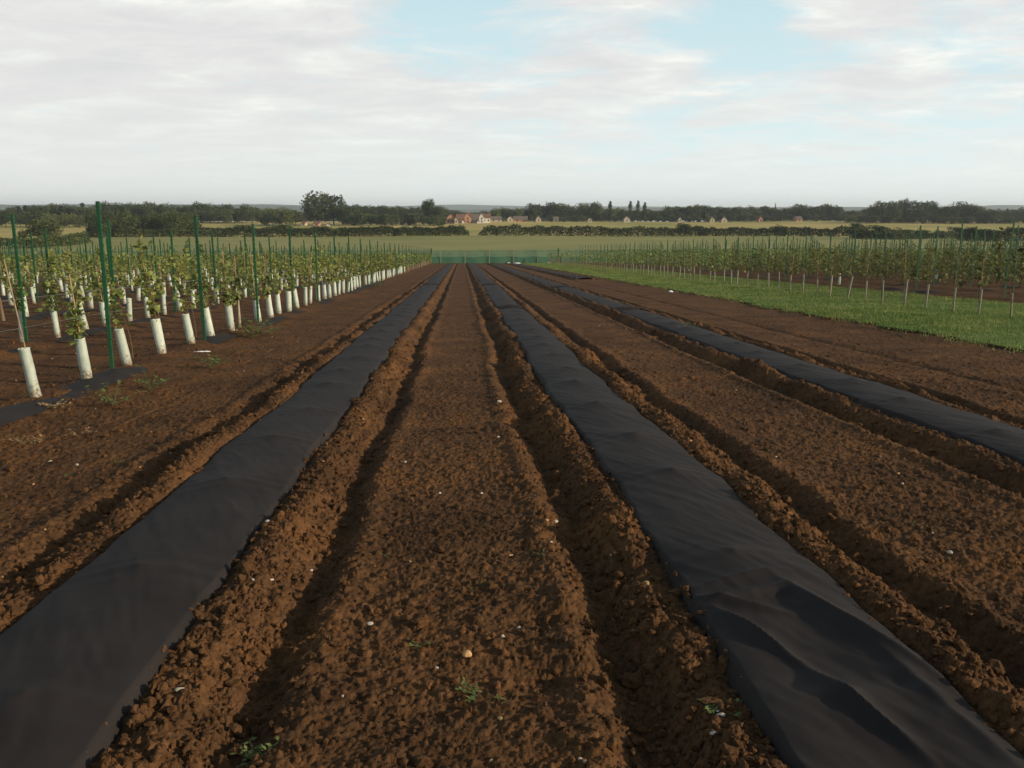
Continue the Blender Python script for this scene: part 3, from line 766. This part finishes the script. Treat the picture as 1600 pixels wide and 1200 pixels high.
def individual(lst, cap, fn_lab, build, group):
    lst.sort(key=lambda a: (not inframe(a[0], a[1]), a[0]**2+a[1]**2)); cnt = {}
    ind, rest = lst[:cap], lst[cap:]
    for a in sorted(ind, key=lambda a: a[1]):
        kk = (a[3], a[4]); c = cnt.get(kk, 0)
        if inframe(a[0], a[1]): cnt[kk] = c+1; lab = fn_lab(a, c)
        else: lab = fn_lab(a, -1)
        build(a, lab, group)
    return rest
def lab(kind_l, kind_s, kind_r):
    def f(a, c):
        kd = {'L': kind_l, 'S': kind_s, 'R': kind_r}[a[3]]; lim = 20 if a[4] < 16 else 0
        if a[3] == 'R' and a[4] >= 14: lim = 0
        if c < 0: return kd+' at the picture edge in '+rowname(a[3], a[4])
        if c < lim: return '%s, %s from the front in %s' % (kd, ORD[c], rowname(a[3], a[4]))
        return kd+' further down '+rowname(a[3], a[4])
    return f
def b_vine(a, lb, g):
    x, y, ln, s, k = a
    me = random.choice({'L': VYOUNG, 'S': VSAP, 'R': VMAT}[s])
    e = empty('grapevine' if s != 'S' else 'sapling', (x, y, base_z(x, y)), lb, 'grapevine' if s != 'S' else 'sapling', g, random.random()*6.28)
    sc = random.uniform(.88, 1.12); e.scale = (sc, sc, sc*random.uniform(.9, 1.08)); e.rotation_euler = (ln[1]*.95, ln[0]*.95, 0) if s == 'L' else e.rotation_euler; link('stem', me[0], e); link('foliage', me[1], e)
def b_guard(a, lb, g):
    x, y, ln, s, k = a
    brown = s == 'L' and k == 0 and abs(y-19.1) < .01
    if brown: lb = 'thin brownish guard beside the bushy green weed, in the first left vine row'
    o = link('vine_guard', random.choice(GS if (s == 'S' or brown) else GM), None, (x, y, base_z(x, y)-.015)); o.rotation_euler = (ln[1], ln[0], random.random()*.5)
    if s == 'S': sc = random.uniform(.85, 1.1); o.scale = (sc, sc, sc)
    tag(o, lb, 'vine guard', g)
def b_post(a, lb, g):
    x, y, ln, s, k = a
    o = link('trellis_post', PM_R if s == 'R' else PM_L, None, (x, y, base_z(x, y)-.01)); o.rotation_euler = (ln[1], ln[0], 0); tag(o, lb, 'post', g)
    o.scale = (1, 1, 1.0 if (s == 'L' and k == 0) else random.uniform(.97, 1.03))
def b_cane(a, lb, g):
    x, y, ln, s, k = a
    o = link('bamboo_cane', random.choice(CM), None, (x, y, base_z(x, y))); o.rotation_euler = (ln[1], ln[0], 0); tag(o, lb, 'cane', g)
rv = individual(vines, 300, lab('leafy young vine', 'thin sparse sapling', 'dense tall vine'), b_vine, 'vines and saplings in rows')
rg = individual(guards, 300, lab('pale green tube guard', 'thin grey guard', 'pale guard'), b_guard, 'tube guards around the plants')
rp = individual(posts, 300, lab('green steel post', 'green post', 'tall green steel post'), b_post, 'green trellis posts')
rc = individual(canes, 300, lab('tan bamboo cane', 'tan cane', 'tan cane'), b_cane, 'bamboo canes beside the vines')
# the curled dark strip on the third guard
# the rest of each kind as one mass
def rest_vines(lst):
    r = np.random.default_rng(5); Cs = []; mbv = []
    for x, y, ln, s, k in lst:
        z0 = base_z(x, y); n = {'L': 26, 'S': 9, 'R': 30}[s]; top = {'L': 1.5, 'S': 1.6, 'R': 1.85}[s]*r.uniform(.85, 1.12); bot = {'L': .5, 'S': .8, 'R': .25}[s]; sp = {'L': .13, 'S': .09, 'R': .22}[s]
        q = r.random(n)
        Cs.append(np.stack([x+r.normal(0, sp, n), y+r.normal(0, sp*1.3, n), z0+bot+(top-bot)*q], 1))
    P, F = leaf_cloud(np.concatenate(Cs), .19, r, tmpl=QT)
    tag(mesh_np('grapevines', P, F, M['leaf'], smooth=False), 'mass of distant vines in rows on both sides', 'grapevines', kind='stuff')
rest_vines(rv)
def rest_sticks(lst, name, m, label, cat, size):
    mb = MB()
    for x, y, ln, s, k in lst:
        z0 = base_z(x, y); rad, h = size(s); hv = Vector((ln[0], ln[1], 1))*h
        mb.tube([(x, y, z0), (x+hv.x, y+hv.y, z0+h)], rad, 5)
    if mb.n: tag(mb.build(name, m, smooth=True), label, cat, kind='stuff')
rest_sticks(rg, 'vine_guards', M['guard'], 'distant pale tube guards in rows', 'vine guards', lambda s: (.035 if s == 'S' else .052, .7 if s == 'S' else .55))
rest_sticks(rp, 'trellis_posts', M['post'], 'distant green trellis posts in rows', 'posts', lambda s: (.028, 2.6 if s == 'R' else 2.2))
rest_sticks(rc, 'bamboo_canes', M['cane'], 'distant tan canes among the vines', 'canes', lambda s: (.009, 1.6))
# trellis wires
def wires(X, hs, y0, y1, label, r):
    mb = MB()
    for h in hs:
        P = []; y = y0
        while y <= y1: 
            P.append((X, y, h-SLOPE*y-.015*math.sin((y-y0)*math.pi/4.2)**2)); y += 2.1
        mb.tube(P, r, 4)
    tag(mb.build('trellis_wire', M['wire']), label, 'wire', 'trellis wires along the rows')
for k in range(6): wires(VROWS_L[k]+.02, (.85, 1.15), 3+2.6*k, 130, 'thin pale wires strung along the %s vine row left of the bare soil' % ORD[k], .0013)
for k in range(3): wires(17.93+3*k, (.9, 1.3), 16+3*k, 130, 'thin wires strung along the %s trellis row right of the grass' % ORD[k], .0022)

# ---------------------------------------------------------------- netting fence
FX0, FX1, FY = -95, 112, 140.0
def fence():
    e = empty('netting_fence', (0, FY, -SLOPE*FY), 'long green windbreak netting fence across the far end of the rows', 'fence')
    zt = .12
    def panel(name, z0, z1, y, m):
        nx = 400; V = []
        for z in (z0, (z0+z1)/2, z1):
            for x in np.linspace(FX0, FX1, nx):
                sag = .05*math.cos((x/3.75)*2*math.pi)*(z == z1)
                V.append((x, y+.05*math.sin(x*1.9+z), z+sag+.0035*max(0, x-20)))
        ii = np.arange(nx*3).reshape(3, nx); q = np.stack([ii[:-1, :-1], ii[:-1, 1:], ii[1:, 1:], ii[1:, :-1]], -1).reshape(-1, 4)
        return mesh_np(name, V, q, m, e)
    panel('netting', -.05, 2.05, 0, M['net'])
    tag(panel('lower_netting', -.05, 1.05, -.12, M['net2']), 'denser darker lower band')
    mbp = MB(); mbp.tube([(0, 0, -.3), (0, 0, 2.12)], .045, 8); me = mbp.build('post', M['wood'], obj=False)
    k = 0; x = -93.2
    while x < 110:
        q = link('post', me, e, (x, -.22, .0035*max(0, x-20))); x += 3.75
    mw = MB(); mw.tube([(x, -.16, 2.06+.0035*max(0, x-20)) for x in np.linspace(FX0, FX1, 60)], .012, 4); mw.build('top_wire', M['wire'], e)
fence()
for px, lb in ((673, 'dark thick corner post at the far end of the first left vine row'), (873, 'dark thick corner post at the right end of the open netting')):
    mb = MB(); mb.tube([(0, 0, -.2), (0, 0, 1.2), (0, 0, 2.35)], [.10, .095, .09], 10); mb.tube([(0, -.05, 1.6), (0, -1.5, 0)], .04, 6)
    o = mb.build('corner_post', M['conifer'], smooth=True); o.location = (at_dist(px, 137.8), 137.8, -SLOPE*137.8); tag(o, lb, 'post', 'corner posts')

# ---------------------------------------------------------------- trees
def crown(seed, W, H, blobs, nleaf, ls, shape='round'):
    """leaf clumps over many small lobes"""
    r = np.random.default_rng(seed); Cc = []
    for b in range(blobs):
        if shape == 'round':
            a = r.random()*6.283; q = r.random()**.5*.72; zq = r.uniform(-.75, .8)
            wq = math.sqrt(max(0.05, 1-abs(zq)**2.2)) if zq > 0 else 1-.22*zq*zq; c = np.array([math.cos(a)*q*wq*W/2*1.1, math.sin(a)*q*wq*W/2, H*(.5+.5*zq*.82)]); br = r.uniform(.14, .27)*min(W, H)
        elif shape == 'column':
            zq = r.random(); wq = math.sin(math.pi*(.12+.83*zq))**.6; c = np.array([r.normal(0, .12)*W*wq, r.normal(0, .12)*W*wq, H*(.06+.90*zq)]); br = W*.26*wq+.2
        else:
            zq = r.random(); wq = (1-zq*.8); a = r.random()*6.28; q = r.random()*.36*W*wq; c = np.array([math.cos(a)*q, math.sin(a)*q, H*(.1+.85*zq)]); br = W*.16*wq+.3
        m = nleaf//blobs; v = r.normal(0, 1, (m, 3)); v /= np.linalg.norm(v, axis=1)[:, None]
        Cc.append(c+v*(br*(.45+.6*r.random(m)**.6))[:, None]*np.array([1, 1, .8]))
    Cc = np.concatenate(Cc); Cc = Cc[Cc[:, 2] > 0]
    P, F = leaf_cloud(Cc, ls, r, droop=0, tmpl=QT)
    return P, F
def trunk_mb(H, rad, seed, W):
    r = np.random.default_rng(seed); mb = MB()
    mb.tube([(0, 0, -.5), (r.normal(0, .1), r.normal(0, .1), H*.3), (r.normal(0, .3), r.normal(0, .3), H*.75)], [rad*1.2, rad*.85, rad*.3], 7)
    for k in range(6):
        a = r.random()*6.28; z = H*r.uniform(.22, .5); mb.tube([(0, 0, z), (math.cos(a)*W*.18, math.sin(a)*W*.18, z+H*.16), (math.cos(a)*W*.32, math.sin(a)*W*.32, z+H*.3)], [rad*.4, rad*.25, rad*.1], 5)
    return mb
TR = {}
def variant(key, seed, W, H, blobs, nleaf, ls, shape, m, lift=.12):
    P, F = crown(seed, W, H*(1-lift), blobs, nleaf, ls, shape); P[:, 2] += H*lift
    TR.setdefault(key, []).append((mesh_np('crown', P, F, m, obj=False, smooth=False), trunk_mb(H*.9, H*.02, seed, W).build('trunk', M['bark'], obj=False, smooth=True), W, H))
for s in range(6): variant('round', s, 11, 12, 34, 2600, .75, 'round', M['tree'], .03)
for s in range(3): variant('light', 20+s, 9, 8.5, 26, 1900, .65, 'round', M['tree_light'], .02)
for s in range(3): variant('conifer', 30+s, 6, 13, 30, 1500, .65, 'cone', M['conifer'], .05)
for s in range(2): variant('poplar', 40+s, 4.2, 18, 60, 3600, .5, 'column', M['tree'], .03)
for s in range(3): variant('bush', 50+s, 5, 3.8, 20, 1500, .40, 'round', M['tree'], 0)
def tree(kind, px, ytop, Y, wpx, label, group=None, cat='tree', name='tree', vi=None, sink=0.0):
    v = TR[kind][(vi if vi is not None else random.randrange(99)) % len(TR[kind])]
    x = at_dist(px, Y); zb = float(terr(x, Y)); zt = z_at(ytop, x, Y); H = max(zt-zb, 1.5)
    Wd = wpx/1400*Y*.98
    e = empty(name, (x, Y, zb-.2-sink), label, cat, group, random.uniform(-.7, .7)); e.scale = (Wd/v[2], Wd/v[2], (H+sink)/v[3]*1.03)
    link('crown', v[0], e); link('trunk', v[1], e)
# named trees
tree('round', 496, 298, 610, 50, 'tallest broad tree on the horizon left of centre, left half', None, vi=0)
tree('round', 521, 303, 612, 44, 'slightly lower crown merged with the tallest horizon tree, right half', None, vi=1)
tree('round', 548, 322, 606, 40, 'low dark tree at the right foot of the tallest horizon tree', vi=2)
tree('round', 670, 310, 620, 24, 'narrow topped tree just left of the village houses', vi=3)
tree('round', 682, 321, 616, 34, 'bushy lower tree directly against the leftmost village house', vi=4)
for px, yt, l in ((953, 314, 'leftmost poplar, standing apart from the other three'), (984.5, 314, 'first of three poplars in a close group'), (996.5, 313.5, 'tallest middle poplar of the close group of three'), (1007, 316, 'rightmost poplar of the close group of three')):
    tree('poplar', px, yt, 700, 8.5, l, 'poplars on the horizon', name='poplar_tree')
tree('round', 1070, 347, 392, 27, 'round dark bush tree rising above the middle hedge', vi=2)
tree('bush', 1098, 355, 390, 20, 'low shrub just right of the round bush tree in the hedge')
tree('bush', 1217, 350, 390, 30, 'green bush at the right end of the middle hedge', vi=1)
tree('round', 65, 340, 320, 52, 'broad dark tree in the hedge at the left edge', vi=5)
tree('bush', 32, 357, 318, 18, 'small shrub left of the broad hedge tree')
for px, yt, wp, l in ((1342, 348, 32, 'first of the big hedge bushes on the right'), (1372, 351, 36, 'second of the big hedge bushes on the right'), (1406, 355, 40, 'third of the big hedge bushes on the right, darkest'), (1440, 356, 22, 'small pale bush after the three big hedge bushes'), (1467, 358, 20, 'lone dark bush left of the roundest bush'), (1497, 354, 30, 'roundest dark bush in front of the right golden field')):
    tree('bush', px, yt, 345 if px < 1450 else 372, wp*1.3, l, 'hedge bushes on the right', name='bush', cat='bush')
# tree belts: (px0, px1, ytop0, ytop1, Y, width px, kinds, step, label)
belts = [
 (20, 140, 319, 319, 640, 20, ['round', 'round', 'conifer'], 9, 'dark tree in the dense wood at the far left horizon'),
 (-60, 18, 326, 328, 560, 26, ['round'], 18, 'low dull tree at the extreme left of the horizon'),
 (30, 150, 329, 331, 560, 24, ['round', 'light'], 15, 'mid height tree in front of the far left wood'),
 (145, 300, 328, 333, 400, 30, ['round'], 15, 'large dark tree in the near clump behind the left vines'),
 (150, 400, 317, 320, 690, 26, ['round'], 13, 'tree in the long belt behind the left vines'),
 (300, 400, 324, 327, 670, 22, ['round'], 13, 'smaller tree at the right end of the left belt'),
 (408, 475, 324, 326, 600, 26, ['light', 'light', 'round'], 14, 'pale green tree left of the tallest horizon tree'),
 (536, 665, 317, 324, 760, 22, ['round'], 10, 'dark tree in the wood between the two tall horizon trees'),
 (540, 690, 333, 335, 590, 20, ['bush'], 10, 'low scrub tree edging the field left of the houses'),
 (700, 780, 328, 328, 900, 20, ['round'], 9, 'dark tree behind the village roofs'),
 (775, 840, 322, 319, 720, 24, ['round', 'light'], 12, 'tree behind the bungalows right of the white house'),
 (835, 935, 318, 317, 725, 26, ['round'], 11, 'tall tree in the belt right of the village'),
 (940, 1050, 328, 328, 720, 18, ['round', 'light'], 9, 'low tree around the feet of the poplars'),
 (860, 1050, 335, 336, 700, 15, ['bush'], 10, 'scrub along the top edge of the golden field'),
 (1050, 1112, 319, 318, 715, 28, ['round'], 12, 'tree in the domed clump right of the poplars'),
 (1112, 1250, 323, 323, 720, 24, ['round', 'round', 'light'], 11, 'tree in the long belt right of the domed clump'),
 (1250, 1310, 317, 318, 715, 30, ['round'], 14, 'tree in the second domed clump on the right'),
 (1305, 1370, 326, 324, 740, 20, ['round', 'light'], 11, 'lower tree between two tall clumps on the right'),
 (1368, 1420, 315, 311, 640, 27, ['round'], 11, 'tree in the tallest dark clump on the right horizon'),
 (1436, 1452, 313, 313, 640, 32, ['round'], 15, 'tall round tree right of the tallest dark clump'),
 (1462, 1490, 320, 320, 640, 28, ['round'], 13, 'lower tree before the last tall dome'),
 (1500, 1525, 315, 316, 640, 32, ['round'], 12, 'tree in the last tall dome near the right edge'),
 (1532, 1680, 323, 325, 640, 26, ['round', 'light'], 13, 'tree running out of the picture at the right'),
 (1050, 1360, 334, 335, 698, 18, ['bush', 'round'], 12, 'scrub tree at the field edge on the right'),
 (1330, 1620, 334, 335, 625, 20, ['bush', 'round'], 12, 'low dark scrub below the tall right clumps')]
special = {(145, 300): {160: 326}, (150, 400): {}}
for px0, px1, y0, y1, Y, wp, kinds, step, lb in belts:
    px = px0; cnt_b = 0
    while px <= px1:
        f = (px-px0)/max(1, px1-px0); yt = y0+(y1-y0)*f+random.uniform(-2.5, 4.5)
        if px0 == 150 and px1 == 400: yt += {0: 0}.get(0, 0)-5.0*math.exp(-((px-168)/10)**2)-5*math.exp(-((px-210)/22)**2)-6*math.exp(-((px-325)/14)**2)
        tree(random.choice(kinds), px, yt, Y+random.uniform(-14, 14), wp*random.uniform(.85, 1.2), lb+((', %s from the left' % ORD[cnt_b]) if cnt_b < 20 else ', towards the right end'), 'trees on the horizon, belt ' + lb.split(' ')[0])
        cnt_b += 1; px += step*random.uniform(.8, 1.2)
# far-off woodland mass behind
def wood(name, px0, px1, Y, ytop, n, ls, label):
    r = np.random.default_rng(int(Y)); pxs = px0+(px1-px0)*r.random(n); Cc = []
    for p in pxs:
        y = Y+r.uniform(-25, 25); x = at_dist(p, y); zb = float(terr(x, y)); zt = z_at(ytop+2.2*math.sin(p*.11)+1.5*math.sin(p*.31)+1.2*math.sin(p*.057), x, y)
        Cc.append((x, y, zb+(zt-zb)*r.random()**.8))
    P, F = leaf_cloud(np.array(Cc), ls, r, 0, QT); tag(mesh_np(name, P, F, M['tree'], smooth=False), label, 'woodland', kind='stuff')
wood('woodland', -150, 690, 860, 328, 14000, 2.6, 'far-off woodland filling the horizon on the left')
wood('woodland', 765, 1750, 900, 330, 15000, 2.6, 'far-off woodland filling the horizon on the right')
# hedges
def hedge(pts, h, wdt, n, ls, label, m=M['tree'], clump=1):
    """pts: [(px, Y)] ; one hedge thing"""
    r = np.random.default_rng(n); P0 = np.array([(at_dist(p, Y), Y) for p, Y in pts]); seg = np.hypot(*np.diff(P0, axis=0).T); cum = np.concatenate([[0], np.cumsum(seg)]); Lt = cum[-1]
    s = r.random(n)*Lt; x = np.interp(s, cum, P0[:, 0]); y = np.interp(s, cum, P0[:, 1]); 
    hh = h*(.62+.30*vn(s*.12, s*0, n)+.35*vn(s*.45, s*0, n+3)); hh *= np.clip(np.minimum(s, Lt-s)/3+.3, 0, 1)
    q = r.random(n)**.7; a = r.random(n)*6.283; wd = wdt*(1-.45*q)*(.6+.5*vn(s*.5, s*0, n+8))
    x += np.cos(a)*wd; y += np.sin(a)*wd; z = terr(x, y)+q*hh
    P, F = leaf_cloud(np.stack([x, y, z], 1), ls, r, 0, QT); c = P.mean(0); c[2] = float(terr(c[0], c[1]))
    o = mesh_np('hedge', P-c, F, m, smooth=False); o.location = c
    tag(o, label, 'hedge', 'field hedges')
hedge([(345, 392), (500, 390), (600, 388), (729, 387)], 3.9, 1.6, 15000, .7, 'long dark hedge across the middle, left of the field gap')
hedge([(752, 387), (900, 388), (1100, 388), (1230, 388), (1340, 380)], 3.8, 1.6, 17500, .7, 'long dark hedge across the middle, right of the field gap')
hedge([(-60, 250), (40, 258), (95, 275), (133, 315)], 3.2, 1.5, 8000, .55, 'thick hedge at the left edge below the yellow field')
hedge([(135, 392), (220, 392), (345, 391)], 3.0, 1.5, 5000, .7, 'hedge at the foot of the near tree clump on the left')
hedge([(1335, 355), (1400, 330), (1440, 345), (1520, 345)], 2.4, 1.4, 6000, .6, 'low curved hedge under the right bushes')
hedge([(1505, 318), (1560, 300), (1680, 292)], 4.6, 2.2, 8000, .6, 'tall dark hedge at the right edge')
hedge([(300, 500), (400, 480), (560, 470)], 1.8, 1.2, 4000, .7, 'thin hedge dividing the green fields on the left')

# ---------------------------------------------------------------- houses
def house(px, Y, wpx, hw_px, roof_px, wall, roof, label, gable_front=True, depth=8, chimney=False, rz=0, group='village houses', win=True, name='house'):
    """wpx width of the front, hw_px height of the walls, roof_px height of the roof, in photograph pixels at distance Y"""
    s = Y/1450*(1.2 if 690 < px < 770 else 1.0); W = wpx*s; Hw = hw_px*s; Hr = roof_px*s; x = at_dist(px, Y); z = float(terr(x, Y))
    e = empty(name, (x, Y, z-.3), label, 'house', group, rz)
    mb = MB(); D = depth; a = W/2; b = D/2
    if gable_front:
        V = [(-a, -b, 0), (a, -b, 0), (a, b, 0), (-a, b, 0), (-a, -b, Hw), (a, -b, Hw), (a, b, Hw), (-a, b, Hw), (0, -b, Hw+Hr), (0, b, Hw+Hr)]
        mb.add(V, [[0, 1, 5, 4], [1, 2, 6, 5], [2, 3, 7, 6], [3, 0, 4, 7]]); mb.add(V, [[4, 5, 8], [6, 7, 9]])
        rf = MB(); o = .35; k = Hr/a
        for sg in (-1, 1):
            p = [(0, -b-o, Hw+Hr+.02), (0, b+o, Hw+Hr+.02), (sg*(a+o), b+o, Hw-o*k+.02), (sg*(a+o), -b-o, Hw-o*k+.02)]
            V2 = p+[(q[0], q[1], q[2]+.22) for q in p]; rf.add(V2, [[0, 1, 2, 3], [4, 5, 6, 7], [0, 1, 5, 4], [1, 2, 6, 5], [2, 3, 7, 6], [3, 0, 4, 7]])
    else:
        V = [(-a, -b, 0), (a, -b, 0), (a, b, 0), (-a, b, 0), (-a, -b, Hw), (a, -b, Hw), (a, b, Hw), (-a, b, Hw), (-a, 0, Hw+Hr), (a, 0, Hw+Hr)]
        mb.add(V, [[0, 1, 5, 4], [1, 2, 6, 5], [2, 3, 7, 6], [3, 0, 4, 7]]); mb.add(V, [[5, 6, 9], [7, 4, 8]])
        rf = MB(); o = .35; k = Hr/b
        for sg in (-1, 1):
            p = [(-a-o, 0, Hw+Hr+.02), (a+o, 0, Hw+Hr+.02), (a+o, sg*(b+o), Hw-o*k+.02), (-a-o, sg*(b+o), Hw-o*k+.02)]
            V2 = p+[(q[0], q[1], q[2]+.22) for q in p]; rf.add(V2, [[0, 1, 2, 3], [4, 5, 6, 7], [0, 1, 5, 4], [1, 2, 6, 5], [2, 3, 7, 6], [3, 0, 4, 7]])
    mb.build('wall', M[wall], e); r = rf.build('roof', M[roof], e)
    if chimney:
        c = MB(); c.box((a*.3 if gable_front else a*.7, 0, Hw+Hr*.9+.4), (.45, .45, 1.1)); c.build('chimney', M['brick'], r)
    if win:
        for fx in ((-.25, .25) if W > 5 else (0,)):
            for fz in ((.25, .70) if Hw > 4 else (.45,)):
                m_ = MB(); m_.box((fx*W, -b-.02, Hw*fz+.3), (.5, .04, .6)); m_.build('window', M['glass'], e)
    return e
house(704.5, 640, 11, 7.5, 5.5, 'brick', 'roof_red', 'orange brick house with front gable, leftmost in the village', chimney=False)
house(713, 634, 5, 6, 3.5, 'stone', 'roof_red', 'small cream gabled wing beside the leftmost brick house')
house(721, 655, 14, 5, 6, 'brick', 'roof_red', 'dark red roofed house between the two orange brick gables', False)
house(724, 640, 4.5, 3, 1.8, 'white', 'roof_brown', 'little white outbuilding between the orange brick houses', win=False)
house(731, 640, 9, 8.5, 5.5, 'brick', 'roof_red', 'orange brick gabled house with chimney, second from the left', chimney=True)
house(741, 655, 14, 5.5, 6, 'stone', 'roof_brown', 'brown roofed house behind the second brick gable', False)
house(752.5, 640, 7, 8.5, 5.5, 'white', 'roof_red', 'bright white gabled house in the middle of the village', chimney=False)
house(760, 645, 10, 7, 5, 'white', 'roof_red', 'red brown roofed wing right of the white gable', False)
house(747, 636, 3.4, 3, 1.6, 'white', 'roof_brown', 'tiny white shed left of the white gabled house', win=False)
house(775, 690, 17, 3.5, 4.5, 'stone', 'roof_brown', 'low brown roofed bungalow right of the white house', False)
house(797, 690, 9, 5, 4, 'stone', 'roof_brown', 'pale gabled cottage left of the long brown roof')
house(813, 695, 22, 3.5, 5, 'brick', 'roof_brown', 'long low house with a plain brown roof', False)
house(841, 690, 8, 5, 5, 'stone', 'roof_brown', 'cream gable peeping between trees right of the long brown roof')
house(868, 700, 8, 4, 4, 'stone', 'roof_brown', 'grey house half hidden in the trees', False)
house(921, 690, 6, 4, 3, 'stone', 'roof_brown', 'small dull barn under the tall trees')
house(978.5, 682, 9, 5.5, 4.5, 'stone', 'roof_brown', 'sunlit cream gable below the three poplars')
house(1061, 690, 5, 5, 4, 'stone', 'roof_brown', 'pale gable hidden in the domed clump of trees')
house(1111, 690, 8, 5, 4, 'stone', 'roof_brown', 'left of two pale houses right of the domed clump')
house(1130, 690, 9, 4.5, 4.5, 'stone', 'roof_brown', 'right of two pale houses right of the domed clump')
house(1187, 692, 7, 4.5, 4.5, 'brick', 'roof_red', 'small brick gable in the right tree belt')
house(1247, 692, 10, 4, 4, 'brick', 'roof_brown', 'brick house among the trees left of the second dome', False)
house(1330, 700, 12, 4, 4, 'stone', 'roof_brown', 'dull roofed house before the tallest right clump', False)
house(495, 590, 9, 4, 3, 'brick', 'roof_red', 'red roofed barn at the foot of the tallest tree', False)
house(513, 588, 4, 3, 2.0, 'white', 'roof_brown', 'tiny white shed at the foot of the tallest tree', win=False)
house(475, 600, 6, 4, 3, 'stone', 'roof_red', 'pale building left of the tallest tree', False)
for px, wp in ((556, 22), (590, 18), (622, 26), (645, 16)):
    house(px, 640, wp, 4.5, 4.5, 'brick', 'roof_red', 'low red roof above the scrub left of the village, %s' % {556: 'leftmost', 590: 'second', 622: 'widest', 645: 'rightmost'}[px], False)
# church
x = at_dist(1211, 760); e = empty('church', (x, 760, float(terr(x, 760))), 'church with thin spire among the right tree belt', 'church')
mb = MB(); mb.box((0, 0, 4), (1.8, 1.8, 4)); mb.box((6, 0, 3), (4.5, 3.2, 3)); mb.build('wall', M['stone'], e)
zt = z_at(316, x, 760)-float(terr(x, 760)); mb = MB(); mb.tube([(0, 0, 8), (0, 0, zt)], [1.1, .05], 8); mb.build('spire', M['roof_brown'], e)

# ---------------------------------------------------------------- haze
hb = MB(); hb.box((0, 4200, 32), (8900, 5200, 50)); ho = hb.build('haze', None)
hm = bpy.data.materials.new('air_haze'); hm.use_nodes = True; ht = hm.node_tree
for n in list(ht.nodes):
    if n.type != 'OUTPUT_MATERIAL': ht.nodes.remove(n)
pv = ht.nodes.new('ShaderNodeVolumePrincipled'); pv.inputs['Color'].default_value = (.86, .94, 1, 1); pv.inputs['Density'].default_value = .00012; pv.inputs['Anisotropy'].default_value = .2
ht.links.new(pv.outputs[0], [n for n in ht.nodes if n.type == 'OUTPUT_MATERIAL'][0].inputs['Volume'])
ho.data.materials.clear(); ho.data.materials.append(hm); tag(ho, 'thin blue air haze over the whole valley', 'haze', kind='stuff')
